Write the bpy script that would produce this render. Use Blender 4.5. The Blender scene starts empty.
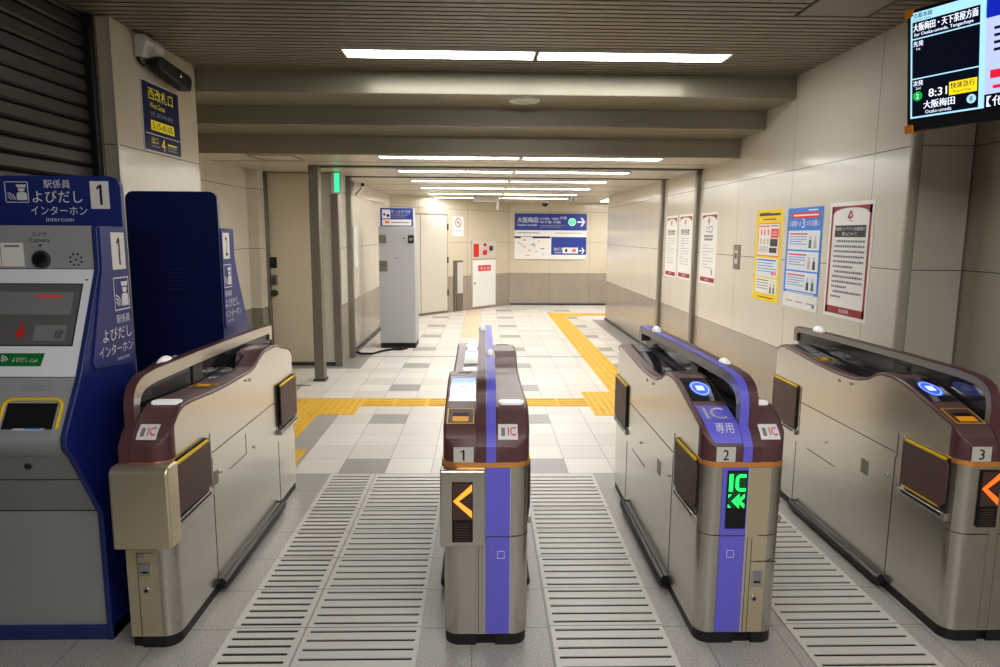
import bpy, math, random
from math import sin, cos, pi, sqrt, radians
from mathutils import Vector, Matrix
random.seed(7)
S = bpy.context.scene
COL = S.collection

# ------------------------------------------------------------------ materials
M = {}
def mat(name, col=(.5,.5,.5), rough=.5, metal=0., emit=None, es=1., spec=.5, alpha=1., coat=0.):
    m = bpy.data.materials.new(name); m.use_nodes = True
    b = m.node_tree.nodes['Principled BSDF']
    b.inputs['Base Color'].default_value = (*col, 1)
    b.inputs['Roughness'].default_value = rough
    b.inputs['Metallic'].default_value = metal
    b.inputs['Specular IOR Level'].default_value = spec
    b.inputs['Coat Weight'].default_value = coat
    b.inputs['Coat Roughness'].default_value = .05
    b.inputs['Alpha'].default_value = alpha
    if emit:
        b.inputs['Emission Color'].default_value = (*emit, 1)
        b.inputs['Emission Strength'].default_value = es
    M[name] = m
    return m
def hexc(h):
    h = h.lstrip('#'); v = [int(h[i:i+2], 16)/255 for i in (0,2,4)]
    return tuple(c/12.92 if c <= .04045 else ((c+.055)/1.055)**2.4 for c in v)
class N:
    """tiny node helper"""
    def __init__(s, m): s.t = m.node_tree; s.b = s.t.nodes['Principled BSDF']
    def new(s, ty, **k):
        n = s.t.nodes.new(ty)
        for a, v in k.items(): setattr(n, a, v)
        return n
    def math(s, op, a, b=None, c=None):
        n = s.new('ShaderNodeMath', operation=op)
        for i, v in enumerate((a, b, c)):
            if v is None: continue
            if isinstance(v, (int, float)): n.inputs[i].default_value = v
            else: s.t.links.new(v, n.inputs[i])
        return n.outputs[0]
    def mix(s, f, a, b):
        n = s.new('ShaderNodeMix', data_type='RGBA')
        for i, v in ((0, f), (6, a), (7, b)):
            if isinstance(v, (int, float)): n.inputs[i].default_value = v
            elif isinstance(v, tuple): n.inputs[i].default_value = (*v, 1)
            else: s.t.links.new(v, n.inputs[i])
        return n.outputs[2]
    def pos(s):
        g = s.new('ShaderNodeNewGeometry'); x = s.new('ShaderNodeSeparateXYZ')
        s.t.links.new(g.outputs['Position'], x.inputs[0]); return x.outputs, g.outputs['Position']
    def link(s, a, inp): s.t.links.new(a, s.b.inputs[inp])
    def noise(s, vec, scale, detail=3, sc=None):
        n = s.new('ShaderNodeTexNoise'); n.inputs['Scale'].default_value = scale; n.inputs['Detail'].default_value = detail
        if sc:
            mp = s.new('ShaderNodeMapping'); mp.inputs['Scale'].default_value = sc
            s.t.links.new(vec, mp.inputs[0]); vec = mp.outputs[0]
        s.t.links.new(vec, n.inputs['Vector']); return n.outputs['Fac']
    def line(s, v, period, offset, half):
        """1 on a joint line of half-width `half` every `period`"""
        a = s.math('SUBTRACT', v, offset); a = s.math('DIVIDE', a, period)
        a = s.math('FRACT', a); a = s.math('SUBTRACT', a, .5); a = s.math('ABSOLUTE', a)
        return s.math('GREATER_THAN', a, .5 - half/period)
    def near(s, v, c, half):
        a = s.math('SUBTRACT', v, c); a = s.math('ABSOLUTE', a); return s.math('LESS_THAN', a, half)

# floor: 0.30 m stone tiles, grey every fourth one
def floor_mat():
    m = mat('stone_tile_floor', rough=.38, spec=.45); n = N(m); (X, Y, Z), P = n.pos()
    PX, PY, OX, OY = .3068, .2995, -.96, 4.352
    jx = n.line(X, PX, OX, .0022); jy = n.line(Y, PY, OY, .0022); j = n.math('MAXIMUM', jx, jy)
    def cell(v, p, o): return n.math('FLOOR', n.math('DIVIDE', n.math('SUBTRACT', v, o), p))
    cx, cy = cell(X, PX, OX), cell(Y, PY, OY)
    def mod4(v): return n.math('LESS_THAN', n.math('MODULO', n.math('ADD', v, 400.), 4.), .5)
    dark = n.math('MULTIPLY', mod4(cx), mod4(cy))
    comb = n.new('ShaderNodeCombineXYZ'); n.t.links.new(cx, comb.inputs[0]); n.t.links.new(cy, comb.inputs[1])
    wn = n.new('ShaderNodeTexWhiteNoise', noise_dimensions='2D'); n.t.links.new(comb.outputs[0], wn.inputs['Vector'])
    sp = n.noise(P, 170, 2); sp2 = n.noise(P, 1.3, 4)
    white = n.mix(wn.outputs['Value'], hexc('#d8d3cb'), hexc('#e8e4de'))
    grey = n.mix(sp, hexc('#908f8d'), hexc('#b3b1ae'))
    gran = n.mix(n.math('MULTIPLY', n.math('SUBTRACT', sp, .3), 2.2), hexc('#8b8884'), hexc('#d2cec8'))
    c = n.mix(dark, white, grey)
    # granite field under the gates and along the left edge
    near = n.math('LESS_THAN', Y, 4.352)
    lft = n.math('MULTIPLY', n.math('LESS_THAN', X, -1.267), n.math('LESS_THAN', Y, 6.45))
    c = n.mix(n.math('MAXIMUM', near, lft), c, gran)
    rgt = n.math('MULTIPLY', n.math('GREATER_THAN', X, 2.03), n.math('MULTIPLY', n.math('GREATER_THAN', Y, 8.7), n.math('LESS_THAN', Y, 12.6)))
    lf2 = n.math('MULTIPLY', n.math('LESS_THAN', X, -1.45), n.math('MULTIPLY', n.math('GREATER_THAN', Y, 7.9), n.math('LESS_THAN', Y, 9.0)))
    c = n.mix(n.math('MAXIMUM', rgt, lf2), c, hexc('#9a9894'))
    # beige inspection tiles far down the passage
    bx = n.math('MULTIPLY', n.math('GREATER_THAN', X, -.346), n.math('LESS_THAN', X, -.04))
    by = n.math('MULTIPLY', n.math('GREATER_THAN', Y, 10.3), n.math('LESS_THAN', Y, 14.2))
    c = n.mix(n.math('MULTIPLY', bx, by), c, hexc('#e2cfae'))
    c = n.mix(n.math('MULTIPLY', j, .62), c, hexc('#4b4844'))
    c = n.mix(n.math('MULTIPLY', n.near(Y, 8.71, .03), .7), c, hexc('#5d5b58'))
    c = n.mix(n.math('MULTIPLY', sp2, .18), c, hexc('#a9a49c'))
    n.link(c, 'Base Color')
    n.link(n.math('ADD', n.math('MULTIPLY', sp2, .2), .25), 'Roughness')
floor_mat()

# glossy cream wall panels; axis 'Y' = joints along Y, 'X' = joints along X
def wall_mat(name, axis, period, offset, dado=True, lower='#9c9489', upper='#dad4c8', vstreak=True, rough=.16):
    m = mat(name, rough=rough, spec=.5); n = N(m); (X, Y, Z), P = n.pos()
    A = Y if axis == 'Y' else X
    j = n.line(A, period, offset, .0022)
    for z in (2.062, 1.398): j = n.math('MAXIMUM', j, n.near(Z, z, .003))
    ns = n.noise(P, 2.0, 4); st = n.noise(P, 3., 3, (6, 6, .4))
    c = n.mix(ns, hexc(upper), tuple(v*.9 for v in hexc(upper)))
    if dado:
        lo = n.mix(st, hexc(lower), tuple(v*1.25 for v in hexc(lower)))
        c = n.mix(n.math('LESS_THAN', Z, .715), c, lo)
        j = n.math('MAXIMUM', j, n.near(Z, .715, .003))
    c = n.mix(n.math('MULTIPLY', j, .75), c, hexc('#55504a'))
    n.link(c, 'Base Color')
    n.link(n.math('ADD', n.math('MULTIPLY', ns, .08), rough-.03), 'Roughness')
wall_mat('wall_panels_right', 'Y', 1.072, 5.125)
wall_mat('wall_panels_near_right_shaded', 'Y', 1.072, 2.9, dado=False, upper='#bfb7a6')  # same panels, darker: the weak light here is put into the colour
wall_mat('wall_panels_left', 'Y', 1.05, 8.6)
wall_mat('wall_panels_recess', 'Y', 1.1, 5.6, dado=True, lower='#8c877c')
wall_mat('wall_panels_back', 'X', .9, .57, upper='#d6cdb8')
wall_mat('wall_panels_pillar', 'Y', 5., 1., dado=False, upper='#c5bcaa')
m = mat('corner_trim', hexc('#b9b1a2'), .25)

def brushed(name, col, rough=.3, metal=.9, sc=(1, 1, 60), var=.12):
    m = mat(name, hexc(col), rough, metal); n = N(m); (X, Y, Z), P = n.pos()
    f = n.noise(P, 6, 3, sc)
    c = n.mix(f, tuple(v*(1-var) for v in hexc(col)), tuple(min(1, v*(1+var)) for v in hexc(col)))
    n.link(c, 'Base Color'); n.link(n.math('ADD', n.math('MULTIPLY', f, .03), rough-.015), 'Roughness')
brushed('brushed_steel', '#cdc9c1', .25, .95, (60, 60, .6), .03)
brushed('champagne_steel', '#ded3ba', .33, .75, (40, 40, 1), .05)
brushed('steel_post', '#8f8a81', .4, .7, (30, 30, 1))
brushed('chrome_edge', '#c9c6c0', .3, .9)
mat('hood_band', hexc('#a3a09b'), .35, .5)
brushed('dark_steel', '#5c5a57', .4, .7)
mat('maroon', hexc('#654649'), .38, .0, spec=.5)
mat('maroon_flap', hexc('#644d48'), .5)
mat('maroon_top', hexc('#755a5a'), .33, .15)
mat('purple', hexc('#7873e2'), .4)
mat('copper', hexc('#e0a468'), .25, .8, emit=hexc('#e09a50'), es=.08)  # faint glow added to brighten the copper; the band is no lamp
mat('black', (.012,.012,.014), .5)
mat('black_gloss', (.012,.012,.016), .08)
mat('dark_glass', (.03,.033,.04), .05, spec=.7)
mat('rubber', (.022,.022,.025), .42)
mat('seam', (.06,.055,.05), .6)
mat('yellow', hexc('#f0cd1e'), .45)
mat('white', hexc('#ecebe8'), .45)
mat('paper', hexc('#e9e7e4'), .5)
mat('offwhite', hexc('#cfccc6'), .35)
mat('lamp_white', hexc('#f2f0f0'), .35, emit=(1,1,1), es=.15)
mat('text_black', (.02,.02,.025), .5)
mat('text_white', hexc('#e8e8ee'), .5)
mat('text_grey', hexc('#8b8a92'), .6)
mat('text_yellow', hexc('#f2e21a'), .5)
mat('navy', hexc('#2c3b84'), .35)
mat('navy_deep', hexc('#1f2f7a'), .32)
mat('navy_back', hexc('#1d2b66'), .35)
mat('navy_edge', hexc('#303b74'), .35)
mat('sign_blue', hexc('#2f479b'), .4)
mat('sign_navy', hexc('#1c2250'), .35)
mat('cabinet_grey', hexc('#acadb0'), .4, .15)
brushed('cabinet_door', '#a9abac', .4, .25, (1, 1, 40), .05)
mat('bezel', hexc('#eceff6'), .35)
mat('screen_off', hexc('#6f6f70'), .2)
mat('screen_note', hexc('#8b8b8c'), .3)
mat('red', hexc('#d8332c'), .4)
mat('orange_red', hexc('#ff7a5a'), .5)
mat('poster_red', hexc('#9c3338'), .5)
mat('poster_yellow', hexc('#f3d51c'), .5)
mat('poster_blue', hexc('#3f83dd'), .5)
mat('poster_pink', hexc('#ef5d5a'), .5)
mat('poster_dark', hexc('#3c3a3a'), .5)
mat('poster_skin', hexc('#c9b6a5'), .6)
mat('poster_green', hexc('#3b7d5c'), .6)
mat('poster_tint', hexc('#dfe6f1'), .6)
mat('green_button', hexc('#1f7d41'), .4)
mat('led_orange', (0,0,0), .5, emit=hexc('#ff8a32'), es=1.6)
mat('led_red', (0,0,0), .5, emit=hexc('#ff5a1e'), es=1.7)
mat('led_green', (0,0,0), .5, emit=hexc('#2dff6a'), es=1.3)
mat('led_amber', hexc('#c98f1c'), .4, emit=hexc('#e09a20'), es=.25)
mat('led_bed', hexc('#57423a'), .6)
mat('led_bed_green', hexc('#1f5a38'), .6)
mat('blue_glow', (0,0,0), .4, emit=hexc('#2f55ff'), es=1.1)
mat('blue_glow_white', (0,0,0), .4, emit=hexc('#c8dcff'), es=1.2)
mat('exit_green', (0,0,0), .5, emit=hexc('#35d48a'), es=1.3)
mat('tube', (.9,.9,.9), .5, emit=(1., .99, .97), es=17.)
mat('tube_low', (.9,.9,.9), .5, emit=(1., .99, .97), es=14.)
mat('fixture', hexc('#d9d7d2'), .4)
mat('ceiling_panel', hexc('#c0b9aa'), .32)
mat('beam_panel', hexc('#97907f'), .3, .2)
mat('slat', hexc('#8f8776'), .42, .15)
mat('slat_gap', (.03,.027,.022), .8)
mat('door_paint', hexc('#cdc8bd'), .4)
mat('door_beige', hexc('#d3c9b5'), .42)
mat('box_grey', hexc('#b5b6b8'), .42)
mat('shutter', hexc('#4a4641'), .42, .5)
mat('orange_guard', hexc('#d98a1c'), .5)
mat('grate', hexc('#d2cfc9'), .42)
mat('grate_gap', (.02,.02,.02), .8)
mat('dome_smoke', (.03,.03,.03), .1)
mat('scr_black', (0,0,0), .3, emit=hexc('#0c1020'), es=.8)
mat('scr_cyan', (0,0,0), .3, emit=hexc('#a9dcf2'), es=.85)
mat('scr_white', (0,0,0), .3, emit=hexc('#e6edff'), es=1.)
mat('scr_lilac', (0,0,0), .3, emit=hexc('#b9c4f0'), es=.85)
mat('scr_blue', (0,0,0), .3, emit=hexc('#1a2fb0'), es=.8)
mat('scr_yellow', (0,0,0), .3, emit=hexc('#f2d520'), es=.9)
mat('scr_green', (0,0,0), .3, emit=hexc('#1fae4a'), es=.8)
mat('scr_text_dark', (0,0,0), .3, emit=hexc('#1b2440'), es=.5)
mat('scr_red', (0,0,0), .3, emit=hexc('#e02840'), es=.8)
def screen_grad():
    m = mat('ticket_screen', (0,0,0), .15); n = N(m); (X, Y, Z), P = n.pos()
    f = n.math('DIVIDE', n.math('SUBTRACT', Y, 2.66), .25)
    c = n.mix(f, hexc('#e8eef8'), hexc('#8fa6d8'))
    n.link(c, 'Emission Color'); n.b.inputs['Emission Strength'].default_value = .95
screen_grad()
def glass_mat():
    m = mat('hood_glass', (.05,.05,.055), .06, spec=.8)
    n = N(m); out = n.t.nodes['Material Output']
    tr = n.new('ShaderNodeBsdfTransparent'); tr.inputs[0].default_value = (.55,.55,.55,1)
    mx = n.new('ShaderNodeMixShader'); mx.inputs[0].default_value = .55
    n.t.links.new(tr.outputs[0], mx.inputs[1]); n.t.links.new(n.b.outputs[0], mx.inputs[2])
    n.t.links.new(mx.outputs[0], out.inputs[0])
glass_mat()
def tact():
    m = mat('tactile_yellow', hexc('#efc02a'), .5); n = N(m); (X, Y, Z), P = n.pos()
    f = n.noise(P, 9, 4); c = n.mix(f, hexc('#d6a42a'), hexc('#ecc655')); n.link(c, 'Base Color')
tact()

# ------------------------------------------------------------------ mesh builder
class MB:
    def __init__(s): s.v = []; s.f = []; s.mi = []; s.mats = []
    def m(s, name):
        if name not in s.mats: s.mats.append(name)
        return s.mats.index(name)
    def face(s, idx, mt): s.f.append(tuple(idx)); s.mi.append(s.m(mt))
    def box(s, x0, x1, y0, y1, z0, z1, mt):
        if x0 > x1: x0, x1 = x1, x0
        if y0 > y1: y0, y1 = y1, y0
        if z0 > z1: z0, z1 = z1, z0
        b = len(s.v)
        s.v += [(x,y,z) for z in (z0,z1) for y in (y0,y1) for x in (x0,x1)]
        for f in ((0,2,3,1),(4,5,7,6),(0,1,5,4),(2,6,7,3),(0,4,6,2),(1,3,7,5)): s.face([b+i for i in f], mt)
        return s
    def poly(s, pts, mt):
        b = len(s.v); s.v += [tuple(p) for p in pts]; s.face(range(b, b+len(pts)), mt); return s
    def prism(s, pts, axis, a, b_, mt, cap=None):
        """2D polygon pts extruded along axis ('X': pts=(y,z); 'Y': (x,z); 'Z': (x,y))"""
        def P(p, t): return {'X': (t,p[0],p[1]), 'Y': (p[0],t,p[1]), 'Z': (p[0],p[1],t)}[axis]
        b = len(s.v); n = len(pts)
        s.v += [P(p, a) for p in pts] + [P(p, b_) for p in pts]
        for i in range(n):
            j = (i+1) % n; s.face((b+i, b+j, b+n+j, b+n+i), mt)
        s.face([b+i for i in reversed(range(n))], cap or mt); s.face([b+n+i for i in range(n)], cap or mt)
        return s
    def rbox2d(s, u0, u1, v0, v1, r, seg=6, corners=(1,1,1,1)):
        out = []
        for k, (cu, cv, a0) in enumerate(((u0+r, v0+r, pi), (u1-r, v0+r, 1.5*pi), (u1-r, v1-r, 0), (u0+r, v1-r, .5*pi))):
            if corners[k]:
                for i in range(seg+1):
                    a = a0 + .5*pi*i/seg; out.append((cu+r*cos(a), cv+r*sin(a)))
            else: out.append(((u0, u1, u1, u0)[k], (v0, v0, v1, v1)[k]))
        return out
    def cyl(s, c, r, d, h, mt, seg=20, r2=None):
        """cylinder from centre c along direction d with length h"""
        d = Vector(d).normalized(); a = d.orthogonal().normalized(); b2 = d.cross(a); c = Vector(c)
        r2 = r if r2 is None else r2; b = len(s.v)
        for k, rr in ((0, r), (1, r2)):
            for i in range(seg):
                t = 2*pi*i/seg; s.v.append(tuple(c + d*h*k + a*rr*cos(t) + b2*rr*sin(t)))
        for i in range(seg):
            j = (i+1) % seg; s.face((b+i, b+j, b+seg+j, b+seg+i), mt)
        s.face([b+i for i in reversed(range(seg))], mt); s.face([b+seg+i for i in range(seg)], mt)
        return s
    def tube(s, path, r, mt, seg=10):
        path = [Vector(p) for p in path]; b = len(s.v); n = len(path)
        for k, p in enumerate(path):
            d = (path[min(k+1, n-1)] - path[max(k-1, 0)]).normalized()
            a = d.cross(Vector((.3,.1,1))).normalized(); c = d.cross(a)
            for i in range(seg):
                t = 2*pi*i/seg; s.v.append(tuple(p + a*r*cos(t) + c*r*sin(t)))
        for k in range(n-1):
            for i in range(seg):
                j = (i+1) % seg; s.face((b+k*seg+i, b+k*seg+j, b+(k+1)*seg+j, b+(k+1)*seg+i), mt)
        s.face([b+i for i in reversed(range(seg))], mt); s.face([b+(n-1)*seg+i for i in range(seg)], mt)
        return s
    def dome(s, c, r, mt, sx=1, sy=1, sz=1, down=False, seg=16, rings=6):
        b = len(s.v); c = Vector(c); sg = -1 if down else 1
        for k in range(rings):
            t = .5*pi*k/rings
            for i in range(seg):
                a = 2*pi*i/seg; s.v.append((c.x+r*sx*cos(t)*cos(a), c.y+r*sy*cos(t)*sin(a), c.z+sg*r*sz*sin(t)))
        s.v.append((c.x, c.y, c.z+sg*r*sz)); top = len(s.v)-1
        for k in range(rings-1):
            for i in range(seg):
                j = (i+1) % seg; s.face((b+k*seg+i, b+k*seg+j, b+(k+1)*seg+j, b+(k+1)*seg+i), mt)
        for i in range(seg): s.face((b+(rings-1)*seg+i, b+(rings-1)*seg+(i+1) % seg, top), mt)
        s.face([b+i for i in reversed(range(seg))], mt)
        return s
    def quad(s, o, R, Uv, w, h, mt, off=0):
        """flat rectangle: o = lower-left corner, R/U unit vectors"""
        o = Vector(o); R = Vector(R); Uv = Vector(Uv); n = R.cross(Uv).normalized()*off
        return s.poly([o+n, o+R*w+n, o+R*w+Uv*h+n, o+Uv*h+n], mt)
    def text(s, body, o, R, Uv, w, h, mt, off=.0006, bold=0., fn=None, res=2):
        if bold:
            k = bold*.35*h/max(w, 1e-6)*max(1, len(body))/2
            dx = min(.012*h/.05, bold*h*.35)
            for sh in (-dx, 0, dx):
                if fn: s.text(body, o, R, Uv, w, h, mt, off+.00003*sh/max(dx,1e-6), 0, (lambda u, v, f=fn, q=sh: f(u+q, v)), res)
                else: s.text(body, Vector(o)+Vector(R)*sh, R, Uv, w, h, mt, off+.00006*sh/max(dx,1e-6), 0, None, res)
            return s
        if body == '1':
            vs, fs = [(.0,.74),(.0,.86),(.62,1.),(1.,1.),(1.,0.),(.55,0.),(.55,.86)], [(0,1,2,6),(2,3,4,5,6)]
        else: vs, fs = glyphs(body, 0., res)
        o = Vector(o); R = Vector(R); Uv = Vector(Uv); n = R.cross(Uv).normalized()*off
        b = len(s.v)
        for (u, v) in vs:
            if fn: s.v.append(tuple(fn(u*w, v*h)))
            else: s.v.append(tuple(o + R*(u*w) + Uv*(v*h) + n))
        for f in fs: s.face([b+i for i in f], mt)
        return s
    def build(s, name, parent=None, bevel=0, smooth=True, loc=None, angle=35, seg=2, fix=True):
        me = bpy.data.meshes.new(name); me.from_pydata(s.v, [], s.f)
        for k in s.mats: me.materials.append(M[k])
        me.polygons.foreach_set('material_index', s.mi); me.update()
        if fix:
            import bmesh
            bm = bmesh.new(); bm.from_mesh(me)
            bmesh.ops.recalc_face_normals(bm, faces=bm.faces)
            bm.to_mesh(me); bm.free()
        if smooth:
            me.polygons.foreach_set('use_smooth', [True]*len(me.polygons))
            me.set_sharp_from_angle(angle=radians(angle))
        o = bpy.data.objects.new(name, me); COL.objects.link(o)
        if parent: o.parent = parent
        if loc: o.location = loc
        if bevel:
            md = o.modifiers.new('bevel', 'BEVEL'); md.width = bevel; md.segments = seg; md.limit_method = 'ANGLE'
            md.angle_limit = radians(50); md.harden_normals = False
        return o
_gc = {}
def glyphs(body, bold=0., res=2):
    """text -> unit-box 2D verts (0..1 in both axes) and faces"""
    k = (body, bold, res)
    if k in _gc: return _gc[k]
    cu = bpy.data.curves.new('t', 'FONT'); cu.body = body; cu.size = 1; cu.resolution_u = res; cu.offset = bold; cu.fill_mode = 'FRONT'
    ob = bpy.data.objects.new('t', cu); COL.objects.link(ob)
    bpy.context.view_layer.update()
    dg = bpy.context.evaluated_depsgraph_get(); me = ob.evaluated_get(dg).to_mesh()
    vs = [(v.co.x, v.co.y) for v in me.vertices]; fs = [tuple(p.vertices) for p in me.polygons]
    x0 = min(v[0] for v in vs); x1 = max(v[0] for v in vs); y0 = min(v[1] for v in vs); y1 = max(v[1] for v in vs)
    vs = [((x-x0)/max(x1-x0, 1e-6), (y-y0)/max(y1-y0, 1e-6)) for x, y in vs]
    ob.evaluated_get(dg).to_mesh_clear(); bpy.data.objects.remove(ob); bpy.data.curves.remove(cu)
    _gc[k] = (vs, fs); return vs, fs

def tag(o, label, cat, group=None, kind=None):
    if label: o['label'] = label
    if cat: o['category'] = cat
    if group: o['group'] = group
    if kind: o['kind'] = kind
    return o
def thing(name, label, cat, loc=(0,0,0), group=None, rotz=0):
    o = bpy.data.objects.new(name, None); COL.objects.link(o); o.location = loc; o.rotation_euler = (0,0,rotz); o.empty_display_size = .1
    return tag(o, label, cat, group)
def struct(o): o['kind'] = 'structure'; return o

# ------------------------------------------------------------------ room shell
ZC, Z1, Z2, Z3 = 2.74, 2.58, 2.434, 2.268
Y1, Y2, Y3 = 5.15, 5.675, 6.218
b = MB(); b.box(-4, 5.2, -3, 15.6, -.1, 0, 'stone_tile_floor'); struct(b.build('floor', smooth=False))
def wall(name, mt, x0, x1, y0, y1, z0=0, z1=2.9):
    b = MB(); b.box(x0, x1, y0, y1, z0, z1, mt); return struct(b.build(name, smooth=False))
wall('wall_right', 'wall_panels_right', 2.3, 2.62, 3.68, 12.7)
wall('wall_right_near', 'wall_panels_near_right_shaded', 2.63, 2.8, -3, 3.9)
wall('wall_right_passage', 'wall_panels_right', 2.62, 5.1, 12.55, 12.7)
wall('wall_far_right', 'wall_panels_right', 5.1, 5.25, 12.5, 15.5)
wall('wall_back', 'wall_panels_back', .57, 5.2, 15.24, 15.4)
# angled wall between left wall and back wall
ang = math.atan2(1.2, 1)
b = MB(); L = sqrt((.57+1.70)**2 + (15.244-12.52)**2)
b.prism([(-1.70,12.52),(.57,15.244),(.57,15.4),(-1.9,15.4),(-1.9,12.4)], 'Z', 0, 2.9, 'wall_panels_back'); struct(b.build('wall_back_left', smooth=False))
wall('wall_left', 'wall_panels_left', -1.9, -1.70, 8.14, 12.56)
wall('wall_left_recess', 'wall_panels_recess', -2.85, -2.65, 5.06, 8.1)
wall('wall_left_recess_end', 'wall_panels_recess', -2.7, -2.53, 7.82, 8.1)
wall('wall_left_door', 'wall_panels_recess', -2.8, -1.75, 8.13, 8.3, 0, 2.9)
wall('wall_left_pillar', 'wall_panels_pillar', -2.8, -2.05, 3.97, 5.08)
wall('wall_left_behind_shutter', 'wall_panels_pillar', -2.7, -2.45, -3, 4.0)
wall('wall_rear', 'wall_panels_pillar', -2.6, 2.8, -3.2, -3)
b = MB(); b.box(-2.056, -2.045, 3.965, 3.985, 0, 2.74, 'corner_trim'); struct(b.build('trim_1'))
b = MB(); b.cyl((2.318, 3.695, 0), .03, (0,0,1), 2.74, 'corner_trim', 20); struct(b.build('trim_2'))

# slatted ceiling over the gates
b = MB(); b.box(-2.7, 2.8, -3, Y1, ZC+.04, ZC+.06, 'slat_gap')
y = -.2
while y < Y1-.03:
    if 4.5 < y < 4.78:
        b.box(-2.7, -.915, y, y+.050, ZC, ZC+.012, 'slat'); b.box(1.60, 2.8, y, y+.050, ZC, ZC+.012, 'slat')
    elif 3.43 < y < 3.80: 
        b.box(-2.7, 1.65, y, y+.050, ZC, ZC+.012, 'slat'); b.box(2.06, 2.8, y, y+.050, ZC, ZC+.012, 'slat')
    else: b.box(-2.7, 2.8, y, y+.050, ZC, ZC+.012, 'slat')
    y += .068
struct(b.build('ceiling', smooth=False))
# stepped beams and the lower ceiling
b = MB()
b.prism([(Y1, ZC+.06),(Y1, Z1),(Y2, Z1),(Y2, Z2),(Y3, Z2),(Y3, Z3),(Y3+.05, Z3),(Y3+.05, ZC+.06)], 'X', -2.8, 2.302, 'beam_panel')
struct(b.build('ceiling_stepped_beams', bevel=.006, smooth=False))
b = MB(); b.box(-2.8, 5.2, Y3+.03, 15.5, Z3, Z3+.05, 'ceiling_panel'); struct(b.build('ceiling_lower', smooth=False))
b = MB()
b.box(-1.75, 2.3, 7.24, 7.40, Z3-.012, Z3+.001, 'dark_steel'); b.box(-1.70, 2.3, 8.58, 8.64, Z3-.01, Z3+.001, 'dark_steel')
for yy in (9.9, 11.2, 12.6): b.box(-1.7, 2.3, yy, yy+.004, Z3-.002, Z3+.001, 'seam')
b.box(-2.65, 2.3, Y3+.62, Y3+.624, Z3-.002, Z3+.001, 'seam')
struct(b.build('trim_3', smooth=False))
b = MB(); b.box(2.262, 2.302, 7.30, 7.38, 0, Z3, 'steel_post'); struct(b.build('trim_4', bevel=.003))
b = MB(); b.box(2.262, 2.302, 8.73, 8.83, 0, Z3, 'steel_post'); struct(b.build('trim_5', bevel=.003))
b = MB(); b.box(-1.77, -1.69, 8.06, 8.14, 0, Z3, 'steel_post'); struct(b.build('trim_6', bevel=.003))
b = MB(); b.box(-1.72, -1.64, 8.58, 8.68, 0, Z3, 'steel_post'); struct(b.build('trim_7', bevel=.003))
b = MB(); b.box(-2.56, -2.505, 8.03, 8.13, 0, Z3, 'steel_post'); struct(b.build('trim_8', bevel=.003))
b = MB(); b.box(-1.702, -1.68, 8.68, 12.5, 0, .05, 'dark_steel'); struct(b.build('baseboard_left'))
b = MB(); b.box(.6, 5.1, 15.225, 15.242, 0, .04, 'dark_steel'); struct(b.build('baseboard_back'))
b = MB(); b.box(2.28, 2.3, 3.7, 12.7, 0, .03, 'dark_steel'); struct(b.build('baseboard_right'))

# steel column carrying the shutter track
t = thing('steel_column', 'square stainless steel column standing before the beige door', 'column', (-1.755, 7.26, 0))
MB().box(-.052, .052, -.06, .06, 0, Z3, 'steel_post').build('post', t, bevel=.008)
MB().box(-.065, .065, -.072, .072, 0, .025, 'dark_steel').build('base_plate', t, bevel=.003)
b = MB(); b.box(-2.3, -1.80, 6.98, 7.0, 0, .004, 'dark_steel')
tag(b.build('floor_track', smooth=False), 'thin dark metal track in the floor beside the steel column', 'floor track')

# ------------------------------------------------------------------ doors at the left
d = MB(); d.box(-2.505, -1.99, 8.10, 8.135, .04, Z3-.01, 'door_beige'); d = struct(d.build('door_1', bevel=.003))
b = MB(); b.box(-1.98, -1.77, 8.09, 8.135, .04, Z3-.01, 'door_paint'); struct(b.build('door_2', bevel=.003))
b = MB(); b.box(-2.505, -1.77, 8.09, 8.135, 0, .04, 'dark_steel'); struct(b.build('baseboard_door'))
MB().box(-2.545+.04, -2.43, 8.088, 8.101, 1.165, 1.29, 'text_black').build('lock_plate', d, bevel=.003)
b = MB(); b.box(-2.505, -2.43, 8.088, 8.101, .96, 1.085, 'steel_post'); b.box(-2.475, -2.46, 8.07, 8.09, .98, 1.065, 'dark_steel'); b.build('pull_plate', d, bevel=.002)
MB().cyl((-2.468, 8.10, .868), .04, (0,-1,0), .025, 'dark_steel').build('round_handle', d)

# ------------------------------------------------------------------ roller shutter
t = thing('roller_shutter', 'dark closed roller shutter of horizontal steel slats on the left', 'shutter', (-2.17, 2.0, 0))
b = MB(); z = 0.0
while z < 2.72:
    b.prism([(0,z),(.012,z+.012),(.012,z+.062),(0,z+.07),(-.02,z+.07),(-.02,z)], 'Y', -4, 1.92, 'shutter'); z += .0775
b.box(-.03, -.016, -4, 1.92, 0, 2.72, 'slat_gap')
b.build('slat_curtain', t, smooth=False)
b = MB(); b.box(-.02, .045, 1.905, 1.955, 0, 2.74, 'black'); b.box(.035,.05,1.95,1.968,0,2.74,'steel_post'); b.build('guide_rail', t, bevel=.003)  # rail kept black to paint in the shadow beside the jamb

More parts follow.
